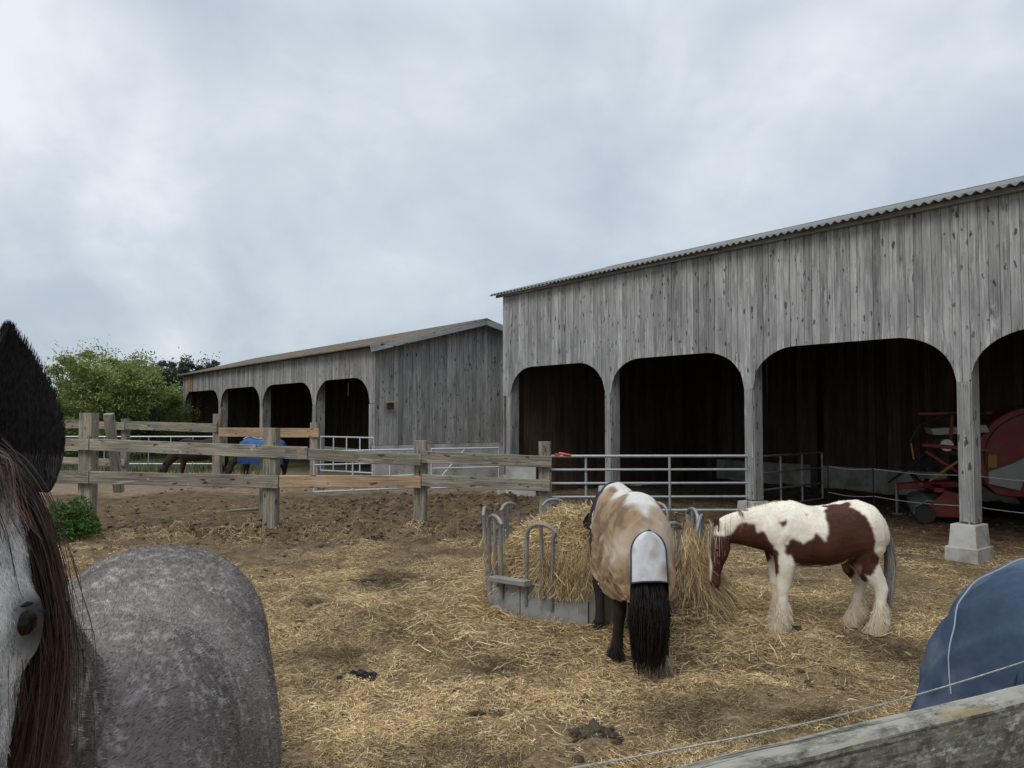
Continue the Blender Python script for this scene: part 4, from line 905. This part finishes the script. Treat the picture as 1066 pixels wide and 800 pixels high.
# ===== grey horse (near left) =====
def grey():
    sc=1.07; hd=math.atan2(-.95,.30)
    root=empty('dapple_grey_horse',(-.955,1.95,0),hd,'dapple grey horse close by at the left edge, black ear and brown forelock','horse'); root.scale=(sc,)*3
    PS=.45; hs=Vector((-math.sin(PS),math.cos(PS),0)); FX=Vector((math.cos(PS),math.sin(PS),0))
    neck=[((.42,0,1.15),.17,.27),((.53,-.015,1.24),.135,.215),((.64,-.035,1.37),.108,.175),((.75,-.06,1.52),.095,.145),((.83,-.078,1.66),.09,.125),((.885,-.090,1.775),.088,.12)]
    d=(FX*.34+Vector((0,0,-1))).normalized()
    me,pol,d,up,hs=horse_mesh(neck,d,.60,feet=(0,.04,.05,-.04),bulk=1.02,leg=1,vox=.0105,sm=7,headw=.92,head_side=hs,bones=1)
    V=co_of(me); a=n3(V,3)[:,None]; b_=n3(V,11,7)[:,None]; c=n3(V,34,2)[:,None]; 
    c5=n3(V,75,6)[:,None]; base=np.array([.150,.127,.114]); C=base*(1+.5*a+.30*b_+.45*c5)*(1-.35*np.clip((V[:,0:1]-.15)*3,0,1))
    br=np.clip(a*1.5+.25,0,.5); C=C*(1-br)+np.array([.165,.135,.125])*br
    spots=np.clip((c5*.9+c*.6+b_*.5-.30)*3,0,.5); C=C*(1-spots)+np.array([.34,.31,.285])*spots
    P=V-np.array(pol); hdm=(np.clip(((P@np.array(d))-.02)/.08,0,1)*np.clip(((P@np.array(up))+.10+.0*V[:,0])/.05,0,1))[:,None]*(V[:,0]>.72)[:,None]
    fc=np.array([.44,.42,.40])*(1+.55*c+.3*b_); C=C*(1-hdm)+fc*hdm
    # dark skin round the eyes
    for sg in (-1,1):
        e=np.array(pol+d*(.60*.30)+hs*sg*.078+up*.052); dist=np.linalg.norm((V-e)*[1,1,1],axis=1); k=np.clip((.050-dist)/.022,0,1)[:,None]*.96; C=C*(1-k)+np.array([.018,.015,.015])*k
    leg=np.clip((.8-V[:,2])/.3,0,1)[:,None]; C=C*(1-leg)+np.array([.05,.045,.045])*leg
    C=np.clip(C,.01,.7); set_col(me,C); link('body',me,M['coat'],root)
    for sg in (-1,1):
        e=pol+d*(.60*.30)+hs*sg*.062+up*.050; rE=.034
        def cap(name,rad,keep,m):
            bm=bmesh.new(); bmesh.ops.create_uvsphere(bm,u_segments=56,v_segments=40,radius=rad)
            if keep: bmesh.ops.delete(bm,geom=[f for f in bm.faces if not keep(f.calc_center_median().normalized())],context='FACES')
            me_=bpy.data.meshes.new(name); bm.to_mesh(me_); bm.free(); me_.polygons.foreach_set('use_smooth',np.ones(len(me_.polygons),dtype=bool))
            o=link(name,me_,m,root); o.location=e; return o
        ev=cap('eye',rE,None,M['eye'])
        ax=Vector(hs*sg)
        o=cap('eyelid',rE*1.10,lambda n:n.dot(-d)>.58-.22*n.dot(up),M['lid']); o.modifiers.new('s','SOLIDIFY').thickness=.003
        o=cap('eyelid',rE*1.08,lambda n:n.dot(d)>.76+.10*n.dot(up),M['lid']); o.modifiers.new('s','SOLIDIFY').thickness=.003
        n=34; t=rng.random(n)*math.pi-.2; r0=np.array([e-d*.012+up*.026*math.cos(x)+hs*sg*.031*math.sin(max(x,.1)) for x in t]); dd=np.tile(np.array(hs*sg*1.0+up*.4-d*.1),(n,1))+rng.normal(0,.15,(n,3)); dd/=np.linalg.norm(dd,axis=1,keepdims=True)
        hairmesh('eyelash',hang(r0,dd,np.full(n,.018),K=5,vel=.3),np.full(n,.0006),np.tile([[.02,.015,.012]],(n,1)),root)
    ears=[]
    for sg in (-1,1):
        me2=ear_mesh(.218,.044,.40); Vv=co_of(me2); set_col(me2,np.tile([[.010,.008,.008]],(len(Vv),1)))
        e=link('ear',me2,M['coat'],root); z=Vector((.03,.07 if sg>0 else -.5,1)); loc=pol+hs*sg*.090+Vector((0,0,-.010)); e.matrix_local=frame(loc,z,Vector((math.cos(.757),math.sin(.757),0)) if sg>0 else FX*.9-hs*.5); ears.append(e)
        # rim hair
        n=9000; no=np.zeros(len(Vv)*3,dtype=np.float32); me2.vertices.foreach_get('normal',no); no=no.reshape(-1,3); k=rng.choice(len(Vv),n); dd=no[k]*.10+np.array([0,0,1.])+rng.normal(0,.09,(n,3)); dd/=np.linalg.norm(dd,axis=1,keepdims=True)
        L=.005+.008*rng.random(n); P=np.stack([Vv[k],Vv[k]+dd*L[:,None]*.5,Vv[k]+dd*L[:,None]],1); cc=np.tile([[.016,.012,.011]],(n,1))*(.5+rng.random((n,1))); kb=Vv[k][:,2]<.045; cc[kb]=np.array([.10,.09,.085])
        h=hairmesh('ear_hair',P,np.full(n,.0008),cc,e)
    # mane + forelock
    n=1100; t=rng.random(n); cr=np.array([[.42,-.02,1.44],[.50,-.03,1.47],[.60,-.05,1.54],[.70,-.07,1.66],[.79,-.09,1.79]]); tt=t*4; i=np.minimum(tt.astype(int),3); f=(tt-i)[:,None]
    r0=cr[i]*(1-f)+cr[i+1]*f+rng.normal(0,.012,(n,3)); dd=np.stack([rng.normal(.1,.15,n),np.full(n,-.9),rng.normal(.5,.1,n)],1); dd/=np.linalg.norm(dd,axis=1,keepdims=True)
    Cm=np.array([.055,.030,.024])*(.4+1.1*rng.random((n,1))); hairmesh('mane',hang(r0,dd,.16+.12*rng.random(n),K=10,vel=.28,wav=.03),np.full(n,.0016),Cm,root)
    K=16
    def lock(n,lat0,lats,fw0,L,jl,jw):
        r0=np.array([.0,.02,.045])+rng.normal(0,1,(n,3))*[.012,.008,.010]; nc=max(4,n//26); cl=rng.integers(0,nc,n); cc_=rng.normal(0,1,nc); cw=rng.normal(0,1,nc); Ls=L*(.72+.35*rng.random(n)); j1=(cc_[cl]+rng.normal(0,.22,n))*jl; j2=(cw[cl]+rng.normal(0,.22,n))*jw; ph=rng.random(n)*6; tz=rng.normal(0,.012,n); P=[]
        for q in range(K):
            s=q/(K-1); la=np.interp(s,np.linspace(0,1,len(lats)),lats)
            P.append(r0+np.stack([np.interp(s,[0,.15,.4,1],[0,.6,1,1.25])*(fw0+j2),la+j1*min(1,s*3)+.003*np.sin(s*8+ph)+tz*s*s,-Ls*s**1.1+.02*math.sin(min(s*6,math.pi))],1))
        P=np.stack(P,1); c_,s_=math.cos(PS),math.sin(PS); X_=P[:,:,0]*c_-P[:,:,1]*s_; Y_=P[:,:,0]*s_+P[:,:,1]*c_; P[:,:,0]=X_+pol.x; P[:,:,1]=Y_+pol.y; P[:,:,2]+=pol.z; return P
    P=np.concatenate([lock(760,0,[.03,.048,.066,.082,.094,.100,.099,.093,.084],.045,.45,.0068,.012),lock(90,0,[.04,.06,.082,.100,.112,.115,.11],.035,.36,.007,.014),lock(55,0,[0,.012,.03,.045,.05,.055],.10,.30,.018,.010),lock(30,0,[0,-.02,-.04,-.05,-.06],.10,.26,.02,.010),lock(260,0,[-.01,.0,.01,.015,.02],.070,.10,.02,.012)]); n=len(P)
    Cf0=np.array([.030,.021,.018]);Cf1=np.array([.110,.060,.042]); V_,Q_,c_=ribbons(P,np.full(n,.0013),np.zeros((n,3)),(1,.4))
    s=np.tile(np.repeat(np.linspace(0,1,K),2),n)[:,None]; rr=np.repeat(.5+.9*rng.random((n,1)),K*2,axis=0); c_=(Cf0*(1-s)+Cf1*s)*rr
    link('forelock',mesh_np(V_,Q_,{'col':c_}),M['hair'],root)
    tail(root,900,1.0,(.10,.09,.09),(.2,.2,.2),W_=.003)
    ec=[np.array(pol+d*.18+hs*g_*.085+up*.052) for g_ in (-1,1)]
    vis=lambda c:(c[:,2]>.9)&(np.linalg.norm(c-ec[0],axis=1)>.042)&(np.linalg.norm(c-ec[1],axis=1)>.042)
    def cf(p,n):
        c=C_near(me,p,n); k=rng.random(n); c=np.where((k<.30)[:,None],c*.4,c); c=np.where((k>.78)[:,None],c*1.9+.03,c); return np.clip(c,.01,.75)
    pv=np.array(pol); dv=np.array(d); face=lambda c:((c-pv)@dv>.02)&(c[:,0]>.78)
    fur(me,210000,.011,.0012,cf,root,sel=lambda c:vis(c)&~face(c),name='coat_hair',comb=(-1,0,-.5),lift=.13)
    def cf2(p,n):
        c=C_near(me,p,n); k=rng.random(n); c=np.where((k<.22)[:,None],c*.7,c); c=np.where((k>.85)[:,None],c*1.25,c); return np.clip(c,.01,.75)
    fur(me,90000,.008,.0010,cf2,root,sel=lambda c:vis(c)&face(c),name='coat_hair',comb=tuple(dv),lift=.06)
grey()
# ===== blue rug horse at right =====
def bluerug(name,label,loc,hd,sc,coat,pose='up',hem=.62,vox=.016):
    root=empty(name,loc,hd,label,'horse'); root.scale=(sc,)*3
    if pose=='up': neck=[((.42,0,1.20),.185,.27),((.55,0,1.33),.15,.23),((.70,0,1.48),.12,.19),((.84,0,1.62),.10,.15),((.95,0,1.72),.088,.12)]; hdv=(.75,0,-.75)
    else: neck=[((.42,0,1.16),.185,.28),((.62,0,1.08),.15,.23),((.80,0,.92),.12,.18),((.95,0,.74),.10,.15),((1.05,0,.60),.088,.12)]; hdv=(.45,0,-.9)
    hl=.60 if pose=='up' else .56
    me,pol,d,up,hs=horse_mesh(neck,hdv,hl,feet=(0,.05,.04,-.05),vox=vox,bulk=.92)
    V=co_of(me); C=np.tile([coat],(len(V),1))*(.75+.5*(n3(V,7)[:,None]*.5+.5)); C[V[:,2]<.05]=[.05,.04,.03]; set_col(me,C); link('body',me,M['coat'],root)
    add_ears(root,pol,d,up,hs,coat); add_eyes(root,pol,d,up,hs,hl)
    tail(root,700,.95,tuple(np.array(coat)*.7),W_=.005)
    n=500; r0=np.array([.45,0,1.52])+rng.random((n,1))*(np.array(pol)+np.array([-.05,0,.1])-np.array([.45,0,1.52])) if pose=='up' else np.array([.5,0,1.42])+rng.random((n,1))*(np.array(pol)+np.array([0,0,.1])-np.array([.5,0,1.42]))
    dd=np.tile([[.1,-.8,.3]],(n,1))+rng.normal(0,.15,(n,3)); dd/=np.linalg.norm(dd,axis=1,keepdims=True); hairmesh('mane',hang(r0,dd,np.full(n,.2),K=6,vel=.35),np.full(n,.005),np.tile([np.array(coat)*.5],(n,1)),root)
    return root
def blue_cf(V):
    n=n3(V,4,4)[:,None]; n2=n3(V,14,9)[:,None]; st=np.clip(n*1.5+n2*.7-.15,0,.35); return np.array([.032,.053,.090])*(1+.3*n)*(1-st)+np.array([.13,.15,.18])*st
R1=bluerug('blue_rug_horse','horse under a blue rug close at the right edge, behind the foreground rail',(2.1,2.77,0),math.atan2(.66,.75),1.03,(.07,.045,.03))
rug(R1,lambda x:.60,blue_cf,wr=.065,matl='rugb',flare=.16)
def rpt(x,v):
    xs=RV[:,60,0]; fi=float(np.interp(x,xs,np.arange(len(xs)))); fj=(v+1)/2*120; i=min(int(fi),len(xs)-2); j=min(int(fj),119); a=fi-i; b_=fj-j
    p=Vector(RV[i,j]*(1-a)*(1-b_)+RV[i+1,j]*a*(1-b_)+RV[i,j+1]*(1-a)*b_+RV[i+1,j+1]*a*b_); c=Vector((x,0,1.0)); return p+(p-c).normalized()*.018
sp_=[rpt(-.82+.34*math.sin(t),.26*math.cos(t)) for t in np.linspace(0,math.pi,70)]
for _ in range(4): sp_=[sp_[0]]+[(sp_[i-1]+sp_[i]*2+sp_[i+1])/4 for i in range(1,69)]+[sp_[-1]]
seam(R1,sp_,.0022,M['bluecord'])
p=at(208,500,21.8); R2=bluerug('brown_horse','dark brown horse grazing behind the fences at left, beside the blue rugged one',(p.x-.1,22.0,0),R(188),.88,(.03,.017,.012),'down',vox=.03)
p=at(268,500,21.6); R3=bluerug('blue_rug_horse','small distant horse in a bright blue rug behind the middle fence',(p.x,21.9,0),R(172),.88,(.05,.035,.03),'down',vox=.03)
rug(R3,lambda x:.66,lambda V:np.tile([[.03,.085,.22]],(len(V),1))*(1+.4*n3(V,5)[:,None]),wr=.012,matl='rugb')
rgt=seam(R3,[(x,0,np.interp(x,[r[0] for r in RG],[r[1] for r in RG])+.03) for x in np.linspace(-.5,.6,14)],.03,M['bluecord'],'rug_trim')
# ------------------------------------------------------------------ baler
BL=empty('hay_baler',(8.12,15.3,0),R(-24),'red round baler with silver roller parked inside the near barn','farm machine')
mb=MB(); prof=[]
for t in np.linspace(0,2*math.pi,33)[:-1]:
    prof.append((1.95+1.12*math.cos(t),1.20+.98*math.sin(t)))
prof=[(x,max(.48,z)) for x,z in prof]
mb.prism(prof,'y',-.75,.75); bc=mb.build('bale_chamber',M['red'],BL,bevel=.03)
mb=MB(); mb.tube([(1.95+.98*math.cos(t),-.757,1.20+.86*math.sin(t)) for t in np.linspace(-.2,math.pi+.3,30)],.012,5); mb.build('seam',M['black'],bc)
mb=MB(); mb.tube([(1.95,-.757,.6),(1.95,-.757,2.12)],.012,5); mb.build('seam',M['black'],bc)
mb=MB(); mb.tube([(1.05,-.80,2.0),(1.3,-.82,2.12),(1.9,-.80,2.10),(2.2,-.79,1.9),(2.25,-.79,1.1)],.018,6); mb.build('hydraulic_hose',M['black'],BL)
for k in range(3):
    mb=MB(); mb.box((1.08+k*.02,-.45+k*.35,.62),(1.12+k*.02,-.30+k*.35,1.9)); mb.build('belt',M['rubber'],BL)
mb=MB(); sh=[(1.02,.72),(1.5,.62),(1.62,.98),(2.0,1.22),(2.5,1.12),(2.75,.80),(2.8,.45),(2.95,.45),(2.92,.98),(2.55,1.34),(1.95,1.42),(1.35,1.08),(1.02,.95)]
mb.prism(sh,'y',-.90,-.752); mb.build('fender',M['greyp'],BL,bevel=.01)
mb=MB()
for k in range(24):
    pass
mb.tube([(1.66+.0,-.775,1.62),(1.66,-.756,1.62)],.001,4)
ring=[(1.72+.10*math.cos(t),-.762,1.62+.10*math.sin(t)) for t in np.linspace(0,2*math.pi,25)]; mb.tube(ring,.010,5,cap=False)
for t in (0,2.1,4.2): mb.tube([(1.72,-.762,1.62),(1.72+.09*math.cos(t+.5),-.762,1.62+.09*math.sin(t+.5))],.012,5)
mb.build('emblem',M['greyp'],BL)
for sy in (-1,1):
    mb=MB(); y0=sy*1.05
    ringp=[]
    for rr,yy in ((.24,-.14),(.40,-.15),(.46,-.10),(.47,0),(.46,.10),(.40,.15),(.24,.14)):
        ringp.append((rr,yy))
    vs=[];fs=[];n=32;m_=len(ringp)
    for k in range(n):
        a=2*math.pi*k/n
        for rr,yy in ringp: vs.append((2.2+rr*math.cos(a),y0+yy,.47+rr*math.sin(a)))
    for k in range(n):
        for j in range(m_): fs.append((k*m_+j,k*m_+(j+1)%m_,((k+1)%n)*m_+(j+1)%m_,((k+1)%n)*m_+j))
    mb._add(vs,fs,[(v[0],v[1],v[2]) for v in vs],.5); wh=mb.build('wheel',M['rubber'],BL,smooth=True)
    mb=MB(); mb.tube([(2.2,y0-.09,.47),(2.2,y0+.09,.47)],[.24,.24],20); mb.build('rim',M['greyp'],wh)
# pickup header
mb=MB(); mb.box((.10,-1.15,.16),(.62,1.15,.36),axis=1); mb.prism([(-.15,.12),(.62,.12),(.72,.50),(.30,.60)],'y',-1.2,-1.15); mb.prism([(-.15,.12),(.62,.12),(.72,.50),(.30,.60)],'y',1.15,1.2); mb.beam((.2,-1.15,.60),(.2,1.15,.60),.16,.08); mb.beam((-.10,-1.2,.70),(-.10,1.2,.70),.08,.08)
pk=mb.build('pickup',M['red'],BL,bevel=.01)
mb=MB()
for k in range(26):
    y=-1.1+2.2*k/25; mb.tube([(.28,y,.36),(.02,y,.40),(-.20,y,.27),(-.22,y,.12)],.012,5)
mb.build('tines',M['steel'],pk)
for sy in (-1,1):
    mb=MB(); mb.tube([(-.05,sy*1.34-.06,.17),(-.05,sy*1.34+.06,.17)],.17,18); mb.build('gauge_wheel',M['rubber'],BL,bevel=.02)
# frame, drawbar, guards, rollers, hoses
mb=MB(); mb.beam((-.05,-1.0,.30),(-.05,-1.0,1.42),.07,.09); mb.beam((.95,-.80,.3),(.95,-.80,2.0),.08,.1); mb.beam((-.05,.5,.3),(-.05,.5,1.42),.07,.09); mb.beam((-.05,-1.0,1.42),(1.0,-1.0,1.34),.07,.07)
mb.beam((-.45,0,.55),(1.0,-.45,.7),.10,.12); mb.beam((-.45,0,.55),(1.0,.45,.7),.10,.12); mb.beam((-.0,-1.0,1.3),(.95,-.82,.62),.05,.06); mb.beam((-.1,-.98,2.0),(1.1,-.82,2.02),.04,.05); mb.beam((.4,-.96,1.3),(.45,-.95,2.0),.03,.05)
mb.build('front_frame',M['red'],BL,bevel=.006)
mb=MB(); mb.tube([(.35,-1.0,1.42),(.35,.8,1.42)],.11,18); mb.tube([(.62,-1.0,1.28),(.62,.8,1.28)],.09,18); mb.build('roller',M['steel'],BL,smooth=True)
mb=MB(); mb.tube([(1.0,-.9,2.03),(.35,-.98,1.98),(-.08,-1.0,1.78),(-.25,-1.0,1.5),(-.2,-1.0,1.2)],.022,8); mb.build('guard_hoop',M['black'],BL,smooth=True)
mb=MB(); mb.box((1.02,-.83,1.02),(1.16,-.765,1.26)); mb.build('warning_panel',M['yellow'],BL)
mb=MB(); mb.beam((-.24,-1.01,1.45),(-.2,-1.01,1.15),.05,.03); mb.build('warning_panel',M['yellow'],BL)
mb=MB(); mb.beam((.05,-.99,.75),(.62,-.93,1.20),.03,.04); mb.build('support_bar',M['yellow'],BL)
mb=MB(); mb.prism([(.10,1.72),(1.0,1.80),(1.05,1.66),(.15,1.60)],'y',-.9,.7); mb.build('cover',M['greyp'],BL,bevel=.01)
mb=MB()
for k in range(7):
    y=-.7+.12*k; mb.tube([(-.6,.0,.62),(-.2+.05*k,y*.5,.95+.05*k),(.3,y,1.05),(.7,y,.80),(1.0,y,.95)],.016,6)
mb.tube([(.75,-.9,.55),(.75,.9,.55)],.16,14); mb.box((.55,-.7,.7),(1.1,.7,1.15),axis=1); mb.build('hoses_and_drive',M['black'],BL)
mb=MB(); mb.tube([(-.45,0,.60),(-.45,0,0)],.035,8); mb.box((-.54,-.09,-.01),(-.36,.09,.02)); mb.build('jack_stand',M['steel'],BL)
# ------------------------------------------------------------------ vegetation
def leaves(P,size,C,flat=.0):
    n=len(P); a=rng.normal(size=(n,3)); a/=np.linalg.norm(a,axis=1,keepdims=True); b_=np.cross(a,rng.normal(size=(n,3))); b_/=np.linalg.norm(b_,axis=1,keepdims=True)
    s=(size*(.6+.8*rng.random(n)))[:,None]; V=np.stack([P-a*s,P+b_*s*.45,P+a*s,P-b_*s*.45],1).reshape(-1,3); Q=np.arange(4*n).reshape(n,4); return V,Q,np.repeat(C,4,0)
def tree(name,label,x,y,h,w,n,leaf,c0,c1,trunk=.22,cat='tree',group=None,nb=26,low=.25,conic=0,upright=0,fill=1.0):
    root=empty(name,(x,y,0),0,label,cat,group); mb=MB(); mb.tube([(0,0,-.2),(.1*w*.2,0,h*.3),(0,.05,h*.55),(.05,0,h*.9)],[trunk,trunk*.75,trunk*.45,trunk*.12],9)
    cl=[]
    for k in range(nb):
        z0=h*(low*.6+(.8-low*.6)*random.random()); a=random.random()*2*math.pi; zz=z0/h
        rad=w/2*(math.sin(min(1,max(.05,(zz-low*.4)/(1-low*.4)))*math.pi)**.6*(1-conic)+conic*(1-zz))*random.uniform(.65,1.05)
        e=Vector((math.cos(a)*rad,math.sin(a)*rad,min(h*.98,z0+h*random.uniform(.05,.24)+upright*h*.1))); mid=Vector((e.x*.45,e.y*.45,(z0*1.1+e.z)/2))
        mb.tube([(0,0,z0*.85),mid,e],[trunk*.3,trunk*.16,trunk*.04],5)
        for q in (.5,.75,1.0): c=Vector((0,0,z0*.85)).lerp(e,q); cl.append((c,w*random.uniform(.085,.15)*fill*(1.0 if q==1 else .85)))
        for _ in range(2): cl.append((e+Vector(np.random.default_rng(k).normal(0,w*.06,3)),w*.06))
    mb.build('trunk',M['bark'],root,smooth=True)
    per=n//len(cl); Ps=[];Cs=[]
    for c,r in cl:
        q=rng.normal(0,1,(per,3)); q/=np.linalg.norm(q,axis=1,keepdims=True); q*=(rng.random((per,1))**.5)*r*[1.25,1.25,.85]; Ps.append(np.array(c)+q); t=random.random(); Cs.append((np.array(c0)*(1-t)+np.array(c1)*t)*(.7+.6*rng.random((per,1))))
    # thin sprays reaching past the outline
    P=np.concatenate(Ps);C=np.concatenate(Cs); k=rng.choice(len(P),len(P)//18); cen=np.array([0,0,h*.5]); out=P[k]+(P[k]-cen)*rng.random((len(k),1))*.22+np.array([0,0,h*.03]); P=np.concatenate([P,out]); C=np.concatenate([C,C[k]])
    P[:,2]=np.maximum(P[:,2],.05)
    V,Q,c=leaves(P,leaf,C); link('crown',mesh_np(V,Q,{'col':c}),M['leaf'],root); return root
G0=(.125,.165,.042);G1=(.27,.32,.10); K0=(.030,.042,.026);K1=(.06,.078,.05)
def px(x,D): return (x-533)/F*D
GR='broadleaf trees beyond the paddock'
tree('leafy_tree','tallest bright green broadleaf tree beyond the fence posts',px(104,34),34,4.9,5.0,56000,.06,G0,G1,group=GR,low=.1,nb=64,fill=1.15,trunk=.16)
tree('leafy_tree','lower bright green bushy tree just left of the long barn',px(158,37),37,3.3,4.8,36000,.06,G0,G1,group=GR,low=.05,nb=26)
tree('leafy_tree','bright green tree mostly hidden behind the black ear of the grey horse',px(50,35),35,3.3,4.6,20000,.065,G0,G1,group=GR,low=.1)
tree('leafy_tree','green tree at the far left, seen past the grey horse',px(-40,36),36,3.6,5,14000,.09,G0,G1,group=GR,low=.1)
tree('leafy_bush','low yellow green bush touching the corner of the long barn',px(180,38.5),38.5,2.6,2.8,9000,.055,(.08,.12,.02),(.15,.19,.05),cat='bush',low=.02,nb=16,trunk=.08)
GP='dark trees on the skyline'
for i,(x,D,h,w) in enumerate(((140,62,5.9,5),(158,60,6.0,4.4),(175,61,6.6,4.6),(191,63,6.0,4.5),(208,64,6.6,5),(120,64,5.5,6))):
    lab=['dark skyline tree rising right of the bright green tree','dark rounded skyline tree, second left of the long barn roof','tall dark skyline tree with ragged top left of the long barn','dark skyline tree against the end of the long barn','dark skyline treetop showing just above the long barn roof','dark skyline tree half hidden by the tall bright green tree'][i]
    tree('dark_tree',lab,px(x,D),D,h,w,11000,.10,K0,K1,group=GP,nb=24,low=.15)
# far wood as one mass
Ps=[];Cs=[]
n=26000; X=rng.uniform(-190,60,n); hgt=4.0+1.6*vn(X,X*0,.12,3)+1.2*vn(X,X*0,.5,8); Z=rng.random(n)**.8*hgt; Y=110+8*vn(X,Z,.3,1)+rng.random(n)*6; P=np.stack([X,Y,Z],1)
V,Q,c=leaves(P,.55,np.array([.03,.045,.025])*(.6+.8*rng.random((n,1)))); o=link('far_wood',mesh_np(V,Q,{'col':c}),M['leaf']); tag(o,'distant dark wood along the horizon','wood',kind='stuff')
# weed clump at fence
def clump(x,y,r,h,n,label,name='weed_clump'):
    root=empty(name,(x,y,float(gh(x,y))),0,label,'plant'); q=rng.normal(0,1,(n,3)); q/=np.linalg.norm(q,axis=1,keepdims=True); q*=rng.random((n,1))**.45; q=q*[r,r*.7,h]; q[:,2]=np.abs(q[:,2])*(.75+.5*vn(q[:,0],q[:,1],6,2)+.25)
    V,Q,c=leaves(q,.030,np.array([.055,.12,.022])*(.5+1.0*rng.random((n,1)))); link('leaves',mesh_np(V,Q,{'col':c}),M['leaf'],root)
    mb=MB()
    for k in range(26): a=random.random()*6.28; mb.tube([(0,0,0),(r*.4*math.cos(a),r*.3*math.sin(a),h*.6),(r*.8*math.cos(a),r*.5*math.sin(a),h*random.uniform(.5,1))],.004,4)
    mb.build('stems',M['bark'],root)
clump(px(74,12.1),12.1,.50,.62,3400,'bright green nettle clump at the foot of the left fence post')
# grass tufts in the distance (left)
n=14000; Y=rng.uniform(24.5,40,n); X=rng.uniform(-34,-8,n); k=(vn(X,Y,.5,5)+.1>0)&((X+3.71)*.799+(Y-20.8)*.601<-.6); X=X[k];Y=Y[k];n=len(X)
L=.12+.22*rng.random(n); b0=np.stack([X,Y,gh(X,Y)],1); tip=b0+np.stack([rng.normal(0,.07,n),rng.normal(0,.07,n),L],1); P=np.stack([b0,(b0+tip)/2,tip],1)
V,Q,C=ribbons(P,.02+.02*rng.random(n),np.array([.065,.085,.03])*(.6+.8*rng.random((n,1))),(1,.2)); o=link('grass',mesh_np(V,Q,{'col':C}),M['leaf']); tag(o,'rough green grass beyond the second fence','grass',kind='stuff')
# ------------------------------------------------------------------ world, sun, camera
w=bpy.data.worlds.new('World'); S.world=w; w.use_nodes=True; nt=w.node_tree; bg=nt.nodes['Background']
sky=N(nt,'ShaderNodeTexSky'); sky.sky_type='NISHITA'; sky.sun_disc=False; SE,SR=R(48),R(215); sky.sun_elevation=SE; sky.sun_rotation=SR; sky.air_density=1.2; sky.dust_density=2
tc=N(nt,'ShaderNodeTexCoord'); g=tc.outputs['Generated']
sp=N(nt,'ShaderNodeSeparateXYZ'); nt.links.new(g,sp.inputs[0])
# project the direction on a cloud deck so clouds flatten to the horizon
mx=N(nt,'ShaderNodeMath',operation='ADD'); mx.inputs[1].default_value=.5; nt.links.new(sp.outputs[2],mx.inputs[0])
dv=N(nt,'ShaderNodeVectorMath',operation='DIVIDE'); nt.links.new(g,dv.inputs[0]); cb=N(nt,'ShaderNodeCombineXYZ'); 
for i in range(3): nt.links.new(mx.outputs[0],cb.inputs[i])
nt.links.new(cb.outputs[0],dv.inputs[1])
c1=noi(nt,vecm(nt,dv.outputs[0],(1.0,1.0,.3),(12.2,2.7,0)),1.25,5,.55,.5); c2=noi(nt,vecm(nt,dv.outputs[0],(1,1,.5),(7.7,2.4,3)),3.6,6,.6,.3)
cm=mix(nt,.25,c1,c2)
deck=ramp(nt,cm,[(.36,(3.7,4.3,5.1)),(.47,(4.3,4.9,5.6)),(.56,(5.2,5.75,6.35)),(.68,(7.0,7.4,7.8))])
zen=N(nt,'ShaderNodeMapRange'); nt.links.new(sp.outputs[2],zen.inputs[0]); zen.inputs[1].default_value=.45; zen.inputs[2].default_value=1.0; zen.inputs[3].default_value=1.0; zen.inputs[4].default_value=2.5
deck2=mix(nt,1,deck,zen.outputs[0],'MULTIPLY')
fin=mix(nt,.92,sky.outputs[0],deck2); nt.links.new(fin,bg.inputs[0]); bg.inputs[1].default_value=.10
sun=bpy.data.lights.new('Sun','SUN'); sun.energy=1.35; sun.angle=R(25); sun.color=(1,.97,.92); so=bpy.data.objects.new('sun',sun); COL.objects.link(so)
dirv=Vector((math.cos(SE)*math.sin(SR),math.cos(SE)*math.cos(SR),math.sin(SE))); so.rotation_euler=(dirv).to_track_quat('Z','Y').to_euler(); so.location=(0,-5,20)
cam=bpy.data.cameras.new('Cam'); co=bpy.data.objects.new('camera',cam); COL.objects.link(co); S.camera=co
co.location=(0,0,CH); co.rotation_euler=(math.pi/2+TH,0,0); cam.sensor_width=36; cam.lens=F/1066*36; cam.clip_start=.05; cam.clip_end=3000
S.view_settings.view_transform='Standard'; S.view_settings.look='None'; S.view_settings.gamma=1; S.view_settings.exposure=.32
